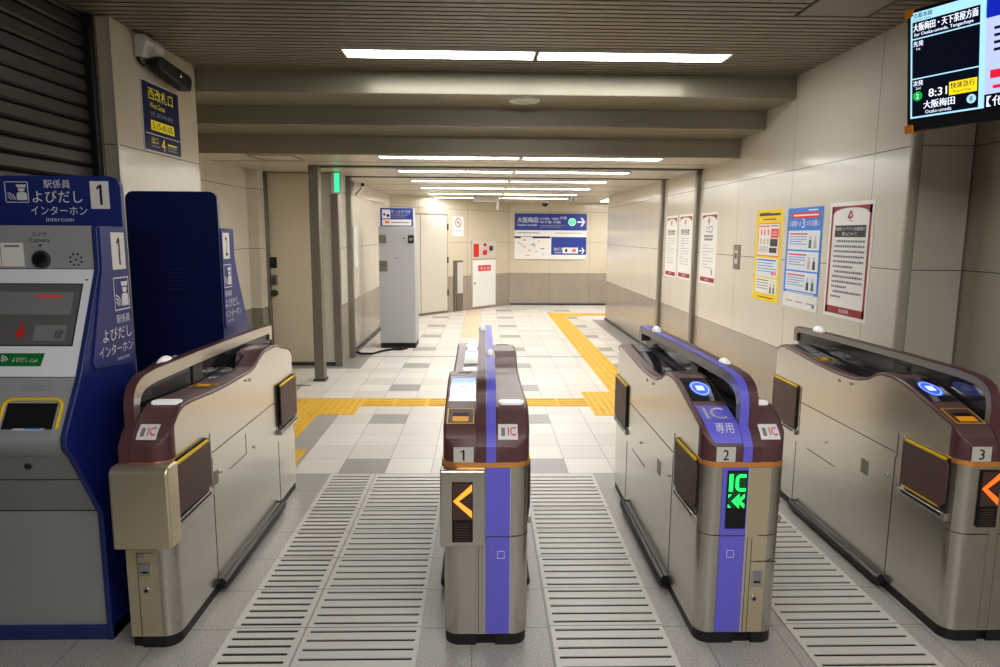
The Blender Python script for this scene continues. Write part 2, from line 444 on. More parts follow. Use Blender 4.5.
# ------------------------------------------------------------------ floor grates
def grate(x0, x1, per, gap, inset, label):
    b = MB(); y0, y1 = 1.455, 4.335; b.box(x0+.004, x1-.004, y0, y1, .0004, .0012, 'grate_gap')
    z0, z1 = .001, .005
    b.box(x0+.004, x0+inset, y0, y1, z0, z1, 'grate'); b.box(x1-inset, x1-.004, y0, y1, z0, z1, 'grate')
    n = 0; k = 0
    rows = [1.36+.2995*i for i in range(10)]
    ys = []
    for r in rows:
        st = .2995/per
        for i in range(per): ys.append(r + st*(i+.5))
    prev = y0
    for yy in ys:
        if yy < y0+.02 or yy > y1-.01: continue
        b.box(x0+inset, x1-inset, prev, yy-gap/2, z0, z1, 'grate'); prev = yy+gap/2
    b.box(x0+inset, x1-inset, prev, y1, z0, z1, 'grate')
    for r in rows:
        b.box(x0+.004, x1-.004, r-.0015, r+.0015, z1, z1+.0003, 'seam')
    tag(b.build('floor_grate', smooth=False), label, 'floor grate', 'slotted drainage grates under the gate lanes')
grate(-1.007, -.708, 6, .017, .028, 'narrow slotted floor grate with wide dark slots, nearest the left gate')
grate(-.708, -.242, 5, .015, .022, 'wide slotted floor grate just left of the gate marked 1')
grate(.270, .737, 5, .015, .022, 'slotted floor grate between the gates marked 1 and 2')
grate(1.235, 1.715, 5, .015, .025, 'slotted floor grate between the gates marked 2 and 3')

# ------------------------------------------------------------------ tactile paving
def tactile(name, label, rects):
    b = MB()
    for (x0, x1, y0, y1, kind) in rects:
        b.box(x0, x1, y0, y1, .0006, .003, 'tactile_yellow')
        if kind == 'x':
            n = 4
            for i in range(n):
                c = y0 + (y1-y0)*(i+.5)/n; xx = x0
                while xx < x1-.05: b.box(xx+.012, min(xx+.295, x1)-.012, c-.014, c+.014, .003, .008, 'tactile_yellow'); xx += .3068
        elif kind == 'y':
            for i in range(4):
                c = x0 + (x1-x0)*(i+.5)/4; yy = y0
                while yy < y1-.05: b.box(c-.014, c+.014, yy+.012, min(yy+.29, y1)-.012, .003, .008, 'tactile_yellow'); yy += .2995
        else:
            nx = max(1, int((x1-x0)/.06)); ny = max(1, int((y1-y0)/.06))
            for i in range(nx):
                for j in range(ny):
                    b.cyl((x0+(x1-x0)*(i+.5)/nx, y0+(y1-y0)*(j+.5)/ny, .003), .014, (0,0,1), .005, 'tactile_yellow', 6, .009)
    tag(b.build(name, smooth=False), label, 'tactile paving')
tactile('tactile_paving', 'yellow ribbed tactile strip crossing the hall behind the gates', [(-1.13, .99, 6.135, 6.43, 'x')])
tactile('tactile_paving', 'yellow tactile block and strip behind the left ticket gate', [(-1.76,-1.13,5.83,6.43,'d'), (-1.76,-1.45,4.86,5.83,'y'), (-1.76,-1.29,4.56,4.86,'d')])
tactile('tactile_paving', 'yellow tactile block behind the gate marked 2', [(.99, 1.61, 5.81, 6.705, 'd')])
tactile('tactile_paving', 'long yellow ribbed tactile strip running down the right of the passage', [(1.29,1.60,6.71,13.1,'y')])
tactile('tactile_paving', 'yellow tactile corner block and strip at the far end of the passage', [(1.29,1.93,13.1,13.70,'d'), (1.93,3.6,13.25,13.6,'x')])

# ------------------------------------------------------------------ ceiling lights
def light(x0, x1, yc, z, w, mt, label):
    t = thing('ceiling_light', label, 'ceiling light', ((x0+x1)/2, yc, z), 'fluorescent ceiling lights')
    h = (x1-x0)/2
    b = MB(); b.box(-h, h, -w/2-.012, -w/2, -.012, .04, 'fixture'); b.box(-h, h, w/2, w/2+.012, -.012, .04, 'fixture')
    b.box(-h, -h+.012, -w/2, w/2, -.012, .04, 'fixture'); b.box(h-.012, h, -w/2, w/2, -.012, .04, 'fixture'); b.build('frame', t)
    MB().box(-h+.012, h-.012, -w/2, w/2, -.008, .0, mt).build('diffuser', t, smooth=False)
light(-.91, .335, 4.645, ZC, .19, 'tube', 'left fluorescent strip set in the slatted ceiling above the gates')
light(.345, 1.60, 4.645, ZC, .19, 'tube', 'right fluorescent strip set in the slatted ceiling above the gates')
ordn = ['first', 'second', 'third', 'fourth', 'fifth', 'sixth']
for i, yc in enumerate((6.33, 7.72, 9.1, 10.5, 12.0, 13.3)):
    light(-.95, .325, yc, Z3, .17, 'tube_low', 'left fluorescent strip of the %s row beyond the stepped beams' % ordn[i])
    light(.345, 1.62, yc, Z3, .17, 'tube_low', 'right fluorescent strip of the %s row beyond the stepped beams' % ordn[i])
t = thing('ceiling_light', 'single fluorescent strip in the side passage at the far right', 'ceiling light', (2.75, 13.9, Z3), 'fluorescent ceiling lights')
MB().box(-.3, .3, -.55, -.53, -.012, .02, 'fixture').box(-.3, .3, .53, .55, -.012, .02, 'fixture').build('frame', t)
MB().box(-.3, .3, -.53, .53, -.01, 0, 'tube_low').build('diffuser', t, smooth=False)

# ceiling odds and ends
t = thing('smoke_detector', 'round white flush smoke detector under the first stepped beam', 'smoke detector', (.305, 5.33, Z1))
MB().cyl((0,0,0), .12, (0,0,-1), .012, 'fixture', 32, .11).build('body', t); MB().cyl((0,0,-.012), .07, (0,0,-1), .012, 'offwhite', 24, .055).build('sensor', t)
def hatch(x0, x1, y0, y1, z, label, mt):
    t = thing('ceiling_hatch', label, 'ceiling hatch', ((x0+x1)/2, (y0+y1)/2, z)); hx, hy = (x1-x0)/2, (y1-y0)/2
    b = MB()
    for a in ((-hx,hx,-hy,-hy+.015),(-hx,hx,hy-.015,hy),(-hx,-hx+.015,-hy,hy),(hx-.015,hx,-hy,hy)): b.box(*a, -.004, .01, 'dark_steel')
    b.build('frame', t, smooth=False); MB().box(-hx+.018, hx-.018, -hy+.018, hy-.018, -.002, .012, mt).build('panel', t, smooth=False)
    MB().cyl((0,-hy+.06,-.002), .012, (0,0,-1), .006, 'chrome_edge').build('latch', t)
hatch(1.655, 2.055, 3.44, 3.80, ZC, 'square access hatch in the slatted ceiling near the right wall', 'slat')
hatch(-2.13, -1.72, 6.30, 6.75, Z3, 'square access hatch in the lower ceiling near the beige door', 'ceiling_panel')
t = thing('dome_camera', 'small dark dome camera on the ceiling near the back sign', 'camera', (1.28, 14.4, Z3))
MB().cyl((0,0,.01), .085, (0,0,-1), .06, 'offwhite', 20).build('base', t); MB().dome((0,0,-.05), .07, 'dome_smoke', down=True).build('dome', t)
t = thing('smoke_detector', 'small white smoke detector on the ceiling left of the dome camera', 'smoke detector', (.74, 14.0, Z3))
MB().cyl((0,0,0), .06, (0,0,-1), .03, 'fixture', 20, .045).build('body', t)
t = thing('ceiling_bracket', 'cream ceiling box with a hanging rod above the hydrant cabinet', 'bracket', (.06, 12.85, Z3))
MB().box(-.25, .23, -.06, .06, -.10, 0, 'offwhite').build('housing', t, bevel=.006); MB().box(.18, .22, -.02, .02, -.24, -.07, 'offwhite').build('rod', t, bevel=.004)
for x, y_, l in ((1.55, 12.5, 'nearer tiny sprinkler head on the far ceiling right side'), (1.70, 13.1, 'farther tiny sprinkler head on the far ceiling right side')):
    t = thing('sprinkler', l, 'sprinkler', (x, y_, Z3)); MB().cyl((0,0,.01), .035, (0,0,-1), .022, 'fixture', 14).build('rose', t); MB().cyl((0,0,-.012), .012, (0,0,-1), .045, 'dark_steel', 10).build('nozzle', t)

# ------------------------------------------------------------------ ticket gates
GL = 1.683
HP = [(0,.79),(.015,.81),(.03,.83),(.06,.858),(.16,.89),(.23,.91),(.33,.94),(.40,.957),(.46,.965),(.55,.962),(.60,.945),(.65,.918),(.72,.898),(.80,.888),(.95,.886),(1.1,.892),(1.35,.91),(1.50,.922),(1.56,.922),(1.61,.908),(1.64,.88),(1.65,.865)]
LP = [(0,.79),(.015,.812),(.03,.832),(.06,.856),(.09,.88),(.12,.902),(.16,.914),(.22,.915),(.43,.901),(.63,.894),(.90,.894),(.97,.902),(1.03,.925),(1.09,.946),(1.15,.955),(1.29,.955),(1.36,.947),(1.45,.92),(1.55,.9),(1.61,.875),(1.64,.84),(1.65,.80)]
HP = [(a*1.02, z+.006) for a, z in HP]; LP = [(a*1.02, z+.006) for a, z in LP]
def top(pr, y):
    if y <= 0: return pr[0][1]
    for (a, za), (c, zc) in zip(pr, pr[1:]):
        if a <= y <= c: return za + (zc-za)*(y-a)/(c-a)
    return pr[-1][1]
R1, R2 = .058, .03
def xout(xo, s, y):
    if y < R1: return xo - s*(R1 - sqrt(max(0, R1*R1-(R1-y)**2)))
    if y > GL-R2: return xo - s*(R2 - sqrt(max(0, R2*R2-(y-GL+R2)**2)))
    return xo
def stations(pr, extra=()):
    ys = [R1*(1-cos(radians(a))) for a in range(0, 91, 10)] + [GL-R2*(1-cos(radians(a))) for a in range(0, 91, 15)]
    ys += [p[0] for p in pr] + list(extra)
    return sorted(set(round(min(max(q, 0), GL), 4) for q in ys))
def loft(mb, st, sec, mt):
    """st: list of section point lists (same length), open loop closed at both ends"""
    b = len(mb.v); n = len(st[0])
    for p in st: mb.v += p
    for k in range(len(st)-1):
        for i in range(n):
            j = (i+1) % n; mb.face((b+k*n+i, b+k*n+j, b+(k+1)*n+j, b+(k+1)*n+i), mt)
    mb.face([b+i for i in range(n)], mt); mb.face([b+(len(st)-1)*n+i for i in reversed(range(n))], mt)
YJ = .072
def make_half(g, xo, xi, pr, near_high, opt):
    s = 1 if xo > xi else -1
    sn = 'right' if s > 0 else 'left'
    side_mt = 'brushed_steel'; front_mt = opt.get('front', 'brushed_steel')
    # housing
    b = MB(); st = []
    for y in stations(pr, (YJ, YJ+.0005)):
        x = xout(xo, s, y); zt = .716 if y <= YJ else top(pr, y)-.013
        if y >= YJ+.0004 or y <= YJ: st.append([(x,y,.045),(x,y,zt),(xi,y,zt),(xi,y,.045)])
    loft(b, st, None, side_mt)
    if front_mt != side_mt:      # champagne front skin
        b.box(xi, xo - s*R1, -.0012, .002, .046, .714, front_mt)
    # seams on the side: long horizontal joint, vertical joints, hatch outline
    def sv(y, z0, z1): b.box(xo, xo+s*.0012, y-.0016, y+.0016, z0, z1, 'seam')
    def sh(z, y0, y1): b.box(xo, xo+s*.0012, y0, y1, z-.0016, z+.0016, 'seam')
    sv(.405, .045, .62); sh(.64, .41, 1.31); sv(1.335, .045, .40)
    sv(.395, .62, .73); sv(1.31, .47, .73)
    if near_high:
        sh(.40, .9, 1.2); sv(.9, .40, .64) if False else None
        b.box(xo, xo+s*.0015, .60, .66, .46, .53, 'steel_post')
    else:
        for (a, c) in ((.40,.74),): sh(.50, a+.2, c+.08); sv(c+.08, .50, .60)
        b.box(xo, xo+s*.0015, .42, .46, .49, .55, 'steel_post')
    # front seams
    b.box(xi, xo-s*R1*.9, -.0018, .001, .443, .4465, 'seam')
    for k in range(8):            # joint wraps round the corner
        a0, a1 = radians(90*k/8), radians(90*(k+1)/8)
        p0 = (xo-s*R1+s*(R1+.0006)*sin(a0), R1-(R1+.0006)*cos(a0)); p1 = (xo-s*R1+s*(R1+.0006)*sin(a1), R1-(R1+.0006)*cos(a1))
        b.poly([(*p0,.4435),(*p1,.4435),(*p1,.4465),(*p0,.4465)], 'seam')
    b.build('housing', g, fix=True, angle=30)
    # kick plate
    b = MB(); st = []
    for y in stations(pr):
        x = xout(xo - s*.004, s, y); st.append([(x,y,0),(x,y,.046),(xi,y,.046),(xi,y,0)])
    loft(b, st, None, 'rubber'); b.build('kick_plate', g)
    # maroon top cap
    b = MB(); st = []; xc = xo + s*.002
    ys = stations(pr, (YJ, YJ+.0005))
    for y in ys:
        x = xout(xc, s, y); zb = .736 if y <= YJ else top(pr, y)-.014; zt = top(pr, y)
        yy = y-.002 if y < .001 else y
        st.append([(x,yy,zb),(x,yy,zt-.007),(x-s*.007,y,zt),(xi,y,zt),(xi,yy,zb)])
    loft(b, st, None, 'maroon'); cap = b.build('top_cap', g, angle=40)
    # paler upper skin of the cap
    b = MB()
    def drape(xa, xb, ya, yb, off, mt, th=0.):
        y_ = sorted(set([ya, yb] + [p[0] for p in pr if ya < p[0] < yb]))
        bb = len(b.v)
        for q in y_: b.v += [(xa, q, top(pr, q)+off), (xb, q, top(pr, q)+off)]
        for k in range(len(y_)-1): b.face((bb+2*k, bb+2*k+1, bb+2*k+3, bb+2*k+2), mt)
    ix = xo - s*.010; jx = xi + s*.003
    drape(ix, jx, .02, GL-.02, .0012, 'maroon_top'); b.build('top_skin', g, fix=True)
    # copper band
    b = MB(); st = []
    for y in [q for q in stations(pr, (.092,)) if q <= .092]:
        x = xout(xo + s*(.0035 if y < .08 else .001), s, y); yy = y-.003 if y < .001 else y
        st.append([(x,yy,.716),(x,yy,.737),(xi,yy,.737),(xi,yy,.716)])
    loft(b, st, None, 'copper'); b.build('accent_band', g)
    # bumper rail
    b = MB(); b.tube([(xo+s*.012,.40,.045),(xo+s*.018,.42,.035),(xo+s*.018,1.29,.035),(xo+s*.012,1.31,.045)], .022, 'rubber', 12)
    b.box(xo, xo+s*.012, .42, 1.29, .015, .055, 'dark_steel'); b.build('bumper_rail', g)
    # flap doors and their trays
    def flap(y0, y1, z0, z1, near):
        pr_ = opt.get('proud', 0) if near else opt.get('proud_far', 0); x0 = xo + s*(.001+pr_); x1 = xo + s*(.009+pr_)
        bb = MB(); pts = bb.rbox2d(y0, y1, z0, z1, .012, 4)
        if near: pts = [(y0+.0, z0+.03), (y0+.03, z0), (y1, z0-.008), (y1, z1), (y0+.02, z1), (y0, z1-.015)]
        bb.prism(pts, 'X', x0, x1, 'maroon_flap'); f = bb.build('flap', g, bevel=.003)
        b2 = MB(); b2.prism([(y0+(.02 if near else .004), z1-.001), (y1-.004, z1-.001), (y1-.004, z1+.008), (y0+(.02 if near else .004), z1+.008)], 'X', x0-.001*s, x1+.001*s, 'yellow')
        b2.build('edge_tape', f)
        if near and opt.get('yellow_low'): MB().box(x1-s*.001, x1+s*.001, y0+.035, y1-.01, z0+.001, z0+.007, 'yellow').build('lower_tape', f)
        b3 = MB(); b3.box(xo+s*.0, x1+s*.002, y0-.012, y1+.012, z0-.04, z0-.012, 'chrome_edge'); b3.box(xo+s*.001, x1+s*.0026, y0+.01, y1-.01, z0-.028, z0-.0155, 'black')
        b3.box(xo, xo+s*.004, y0-.004, y1+.01, z0-.01, z1+.012, 'dark_steel'); b3.box(xo, x1+s*.001, y1+.004, y1+.011, z0-.03, z1+.012, 'chrome_edge')
        b3.box(xo+s*.003, x1+s*.0015, y1-.03, y1-.008, z0-.03, z0+.006, 'offwhite')
        b3.build('flap_frame', g, bevel=.0015)
    fy0 = opt.get('flap_y', .055)
    flap(fy0, .335, .518, .718, True)
    flap(1.345, 1.655, .478, .718, False)
    # locks on the side
    for (ly, lz) in (((.80, .862), (1.0, .50), (.45, .52)) if near_high else ((.86, .862), (.93, .50), (.485, .53))):
        MB().cyl((xo, ly, lz), .008, (s,0,0), .006, 'chrome_edge', 14).cyl((xo+s*.006, ly, lz), .003, (s,0,0), .001, 'black', 8).build('lock', g)
    # oval service label near the upper lock
    MB().box(xo, xo+s*.0008, .90, .93, .845, .858, 'text_grey').build('side_label', g)
    D = MB(); b = D
    hub = (ix+jx)/2; w = abs(ix-jx)
    xl, xr = min(ix, jx), max(ix, jx)
    if near_high:
        # card reader
        sc = opt.get('reader', 'dark'); b = MB()
        drape(xl+.004, xr-.004, .224, .425, .003, 'ticket_screen' if sc == 'lit' else 'dark_glass')
        rd = b.build('card_reader', g)
        if sc == 'lit':
            b = MB(); drape(xl+.001, xr-.001, .222, .238, .0028, 'chrome_edge'); drape(xl+.001, xr-.001, .425, .445, .0028, 'offwhite'); b.build('reader_bezel', rd)
            b = MB()
            for q, c in enumerate(('#',)*2): 
                pass
            cxx = (xl+xr)/2
            b.text('IC', (0,0,0), (1,0,0), (0,1,0), .032, .03, 'text_grey', fn=lambda u, v: (cxx-.016+u, .318+v, top(pr, .318+v)+.0042), bold=.01); b.build('reader_mark', rd)
        else:
            b = MB(); cx = (xl+xr)/2 + opt.get('ell', 0); cy = .325; rx, ry = .041, .062
            def el(rx, ry, off, mt, n=36, rx0=0, ry0=0):
                bb = len(b.v)
                for i in range(n):
                    a = 2*pi*i/n
                    b.v.append((cx+rx*cos(a), cy+ry*sin(a), top(pr, cy+ry*sin(a))+off)); b.v.append((cx+rx0*cos(a), cy+ry0*sin(a), top(pr, cy+ry0*sin(a))+off))
                for i in range(n):
                    j = (i+1) % n; b.face((bb+2*i, bb+2*j, bb+2*j+1, bb+2*i+1), mt)
            el(rx, ry, .0042, 'blue_glow', rx0=rx*.86, ry0=ry*.86); el(rx*.8, ry*.8, .0042, 'blue_glow', rx0=.001, ry0=.001)
            el(rx*.86, ry*.86, .0040, 'blue_glow_white', rx0=rx*.8, ry0=ry*.8)
            drape(cx-.016, cx+.016, cy-.02, cy+.018, .0052, 'blue_glow_white'); b.build('reader_light', rd)
            b = MB(); b.text('IC', (0,0,0), (1,0,0), (0,1,0), .02, .02, 'blue_glow', fn=lambda u, v: (cx-.01+u, cy-.011+v, top(pr, cy-.011+v)+.0056), bold=.02); b.build('reader_mark', rd)
        b = MB(); drape(xl+.03, xr-.025, .50, .535, .003, 'black'); b.build('sensor_slot', g)
        b = MB(); drape(xl+.002+(.035 if s < 0 else 0), xr-.002-(.035 if s > 0 else 0), .70, 1.60, .0025, 'black_gloss'); fp = b.build('guide_panel', g)
        b = MB(); drape(xl+.012+(.035 if s < 0 else 0), xr-.008-(.035 if s > 0 else 0), 1.37, 1.58, .0045, 'ticket_screen' if sc == 'lit' else 'screen_off'); b.build('guide_screen', fp)
        if opt.get('exit_light'):
            b = MB(); drape(xl+.01, xr-.02, 1.17, 1.25, .0035, 'yellow'); drape(xl+.016, xr-.026, 1.18, 1.24, .0045, 'black'); drape(xl+.03, xr-.045, 1.19, 1.225, .0055, 'led_amber'); b.build('ticket_outlet', g)
        if opt.get('slot', True):
            # ticket slot with yellow rim
            b = MB(); a, c = xl+.0, xr-.006
            drape(a, c, .062, .166, .0035, 'yellow'); drape(a+.005, c-.005, .067, .161, .0045, 'maroon')
            sl = b.build('ticket_slot', g)
            b = MB(); cz = top(pr, .09)
            drape(a+.022, c-.022, .074, .108, .0055, 'led_amber'); drape(a+.022, c-.022, .108, .132, .0055, 'black'); b.build('slot_mouth', sl)
        else:
            b = MB(); a, c = xl-.001, xr+.002
            drape(a+.006, c, .083, .188, .0028, 'purple')
            # lower part narrows with a curved corner
            ysn = [.006+.077*i/8 for i in range(9)]; bb = len(b.v)
            for q in ysn:
                f = 1-(q-.006)/.077; xa = a + .006 + (.026*f**3 if s < 0 else 0); b.v += [(xa, q, top(pr, q)+.0028), (c, q, top(pr, q)+.0028)]
            for k in range(8): b.face((bb+2*k, bb+2*k+1, bb+2*k+3, bb+2*k+2), 'purple')
            drape(a+.006, c, .0815, .0835, .0032, 'seam')
            pp = b.build('ic_only_panel', g)
            b = MB(); b.text('IC', (0,0,0), (1,0,0), (0,1,0), .078, .076, 'text_white', bold=.05, fn=lambda u, v: (a+.028+u, .094+v, top(pr, .094+v)+.0042))
            b.text('専用', (0,0,0), (1,0,0), (0,1,0), .068, .036, 'text_white', fn=lambda u, v: (a+.044+u, .030+v, top(pr, .030+v)+.0042))
            b.build('lettering', pp)
    else:
        # indicator lamp, IC notice, far sensors
        b = MB(); x0, x1 = xl+.006, xr-.002; yc, hy = .178, .030; n = 10; bb = len(b.v); pts = []
        for i in range(n+1): a = -pi/2+pi*i/n; pts.append((x1-hy*.7+hy*.7*cos(a), yc+hy*sin(a)))
        for i in range(n+1): a = pi/2+pi*i/n; pts.append((x0+hy*.7+hy*.7*cos(a), yc+hy*sin(a)))
        z = top(pr, yc)+.001
        b.prism(pts, 'Z', z-.004, z+.006, 'lamp_white'); b.build('indicator_lamp', g, bevel=.002)
        b = MB(); cx = opt.get('stk', (x0+x1)/2-.01); hw = .037
        drape(cx-hw, cx+hw, .014, .062, .0035, 'paper'); stn = b.build('ic_notice', g)
        b = MB(); drape(cx-hw+.012, cx-hw+.026, .022, .048, .0042, 'text_grey'); drape(cx-.004, cx+hw-.004, .018, .05, .0042, 'poster_tint')
        b.text('IC', (0,0,0), (1,0,0), (0,1,0), .03, .026, 'orange_red', fn=lambda u, v: (cx+.0+u, .021+v, top(pr, .021+v)+.0080), bold=.04)
        b.build('notice_print', stn)
        b = MB(); drape(xl, xr, 1.14, 1.146, .003, 'seam'); drape(xl, xr, .84, .846, .003, 'seam'); b.build('cap_joint', g)
        b = MB(); z = top(pr, 1.40)
        drape(xl+.02, xr-.02, 1.38, 1.42, .004, 'black'); b.build('sensor_slot', g)
        if opt.get('exit_light'):
            b = MB(); drape(xl+.008, xr-.01, .50, .58, .0035, 'yellow'); drape(xl+.014, xr-.016, .51, .57, .0045, 'black'); drape(xl+.03, xr-.03, .52, .555, .0055, 'led_amber'); b.build('ticket_outlet', g)
            b = MB(); drape(xl-.002, xl+.05, .70, 1.10, .0025, 'black_gloss'); b.build('guide_panel', g)

def hood(g, xa, xb, cols, bulbs, dy=.06, th=1., band='hood_band'):
    """arched centre divider: frame, coloured top strips, glass"""
    xa0, xb0 = xa+.002, xb-.002
    out = [(0,.80),(-.002,.93),(.008,.975),(.03,1.005),(.06,1.022),(.10,1.033),(.2,1.040),(.6,1.039),(1.0,1.034),(1.4,1.026),(1.66,1.018),(1.68,1.008),(1.68,.93)]
    inn = [(.050,.80),(.048,.925),(.055,.948),(.070,.966),(.095,.978),(.125,.984),(.2,.988),(.6,.987),(1.0,.983),(1.4,.977),(1.62,.971),(1.63,.962),(1.63,.93)]
    inn = [(a[0]+(c[0]-a[0])*th, a[1]+(c[1]-a[1])*th) if 0 < i < 12 else ((a[0]+(c[0]-a[0])*th, c[1])) for i, (a, c) in enumerate(zip(out, inn))]
    out = [(y+dy, z) for y, z in out]; inn = [(y+dy, z) for y, z in inn]
    b = MB(); n = len(out); bb = len(b.v)
    for (o_, i_) in zip(out, inn): b.v += [(xa0,*o_),(xb0,*o_),(xb0,*i_),(xa0,*i_)]
    for k in range(n-1):
        for i in range(4):
            j = (i+1) % 4; b.face((bb+4*k+i, bb+4*k+j, bb+4*(k+1)+j, bb+4*(k+1)+i), band)
    b.face([bb+i for i in range(4)], band); b.face([bb+4*(n-1)+i for i in (3,2,1,0)], band)
    b.build('hood_frame', g, angle=50)
    xs = xa
    for mt, x1 in cols:
        b = MB(); bb = 0
        for k, (y, z) in enumerate(out):
            p = Vector(out[max(k-1,0)]); q = Vector(out[min(k+1,n-1)]); d = (q-p).normalized(); nn = Vector((-d.y, d.x))*.004
            if nn.x > 0 and k < 4: nn = -nn if False else nn
            b.v += [(xs+.001, y, z),(x1-.001, y, z),(x1-.001, y+nn.x, z+nn.y),(xs+.001, y+nn.x, z+nn.y)]
        for k in range(n-1):
            for i in range(4):
                j = (i+1) % 4; b.face((4*k+i, 4*k+j, 4*(k+1)+j, 4*(k+1)+i), mt)
        b.face((0,1,2,3), mt); b.face([4*(n-1)+i for i in (3,2,1,0)], mt)
        b.build('hood_trim', g, angle=50); xs = x1
    pts = [(y, z+.001) for y, z in inn] + [(1.62+dy, .84), (.06+dy, .84)]
    xm = (xa+xb)/2
    b = MB(); b.prism(inn[1:] + [(1.60+dy, .86), (.06+dy, .86)], 'X', xm-.006, xm+.006, 'hood_glass'); b.build('hood_glass', g, smooth=False)
    # low dark sill inside the hood
    MB().box(xa0+.003, xb0-.003, .10, 1.60, .70, .905, 'black').build('hood_sill', g)
    MB().box(xa0+.004, xb0-.004, .60, .70, .90, .984, 'dark_steel').build('hood_mullion', g)
    for (by, bx) in bulbs:
        b = MB(); b.dome((bx, by, 1.028), .055, 'lamp_white', sx=.42, sy=1.1, sz=.6); b.build('sensor_bump', g)

def spine(g, xa, xb, cols):
    b = MB(); b.box(xa-.001, xb+.001, .0, GL-.005, .045, .716, 'brushed_steel'); b.build('spine', g)
    MB().box(xa, xb, .012, GL-.02, .0, .046, 'black').build('spine_base', g)
    b = MB(); b.box(xa, xb, -.003, .08, .716, .737, 'copper'); b.build('spine_band', g)
    xs = xa
    for mt, x1 in cols:
        b = MB(); b.prism([(-.003,.736),(-.003,.797),(.028,.838),(.06,.864),(.10,.872),(GL-.02,.872),(GL-.02,.736)], 'X', xs+.0006, x1-.0006, mt); b.build('spine_cap', g); xs = x1

def number_plate(g, x0, x1, txt):
    b = MB(); b.box(x0, x1, -.006, -.0015, .738, .796, 'offwhite'); p = b.build('number_plate', g, bevel=.0006)
    MB().text(txt, (x0+(x1-x0)*.36, -.0062, .746), (1,0,0), (0,0,1), .021 if txt != '1' else .014, .040, 'text_black', bold=.012).build('digit', p)
def led(g, x0, x1, z0, z1, y, kind):
    b = MB(); b.box(x0, x1, y, y+.006, z0, z1, 'black'); p = b.build('display_panel', g, bevel=.0006)
    w = x1-x0; h = z1-z0; yy = y-.0008
    if kind == 'green':
        b = MB(); b.box(x0+.004, x1-.004, yy, yy+.001, z0+.36*h, z1-.006, 'led_bed_green'); b.build('led_field', p)
        b = MB(); zt = z1-.012; a = x0+.006; yq = yy-.001
        b.box(a, a+.015, yq, yq+.0005, zt-.068, zt, 'led_green')
        c0 = a+.024; cw = w-.036; r = .020; cc = (c0+r, zt-.031); pts = []
        n = 12; zz = []
        outp = [(c0+cw, zt)] + [(c0+r+r*cos(t), zt-r+r*sin(t)) for t in [pi/2+pi/2*i/4 for i in range(5)]] + [(c0+r+r*cos(t), zt-.068+r+r*sin(t)) for t in [pi+pi/2*i/4 for i in range(5)]] + [(c0+cw, zt-.068)]
        k = .013
        innp = [(c0+cw, zt-k)] + [(c0+r+(r-k)*cos(t), zt-r+(r-k)*sin(t)) for t in [pi/2+pi/2*i/4 for i in range(5)]] + [(c0+r+(r-k)*cos(t), zt-.068+r+(r-k)*sin(t)) for t in [pi+pi/2*i/4 for i in range(5)]] + [(c0+cw, zt-.068+k)]
        for i in range(len(outp)-1):
            b.poly([(outp[i][0],yq,outp[i][1]),(outp[i+1][0],yq,outp[i+1][1]),(innp[i+1][0],yq,innp[i+1][1]),(innp[i][0],yq,innp[i][1])], 'led_green')
        zc = zt-.106; 
        for dx in (0, .020):
            xx = a+.012+dx; hh = .030; ln = .030; th = .013
            b.poly([(xx,yq,zc),(xx+ln,yq,zc+hh),(xx+ln,yq,zc+hh-th*1.4),(xx+th*1.2,yq,zc)], 'led_green')
            b.poly([(xx,yq,zc),(xx+th*1.2,yq,zc),(xx+ln,yq,zc-hh+th*1.4),(xx+ln,yq,zc-hh)], 'led_green')
        b.poly([(a-.001,yq,zc+.026),(a+.012,yq,zc+.026),(a-.001,yq,zc+.012)], 'led_green'); b.poly([(a-.001,yq,zc-.026),(a+.012,yq,zc-.026),(a-.001,yq,zc-.012)], 'led_green')
        b.build('led_symbol', p, smooth=False, fix=False)
    else:
        mt = 'led_orange' if kind == 'orange' else 'led_red'
        b = MB(); b.box(x0+.003, x1-.003, yy, yy+.001, z0+.38*h, z1-.004, 'led_bed')
        g0 = z0+.006
        for i in range(7):
            b.box(x0+.010, x1-.008, yy, yy+.001, g0+i*.0105, g0+i*.0105+.004, 'led_bed')
        b.build('led_field', p)
        b = MB(); zc = z1-.42*h*.78+.002; zc = z0+.69*h; hh = .066; xa = x0+.004; xb = x1-.003; th = .017; yq = yy-.001
        b.poly([(xa,yq,zc),(xb,yq,zc+hh),(xb,yq,zc+hh-th*1.6),(xa+th*1.25,yq,zc)], mt); b.poly([(xa,yq,zc),(xa+th*1.25,yq,zc),(xb,yq,zc-hh+th*1.6),(xb,yq,zc-hh)], mt)
        b.build('led_arrow', p, smooth=False, fix=False)

Y0 = 2.44
# --- gate at far left (wide lane, no number facing us)
g = thing('ticket_gate', 'left-hand automatic ticket gate with steel box front beside the blue intercom kiosk', 'ticket gate', (-1.25, Y0, 0), 'row of automatic ticket gates')
ox = -1.25
make_half(g, -1.165-ox, -1.300-ox, LP, False, dict(flap_y=-.04, exit_light=True, proud=.014, proud_far=.012, front='champagne_steel', stk=-1.243-ox))
spine(g, -1.338-ox, -1.300-ox, [('maroon', -1.300-ox)])
hood(g, -1.338-ox, -1.300-ox, [('maroon', -1.300-ox)], [(.42, -1.345-ox)], band='chrome_edge')
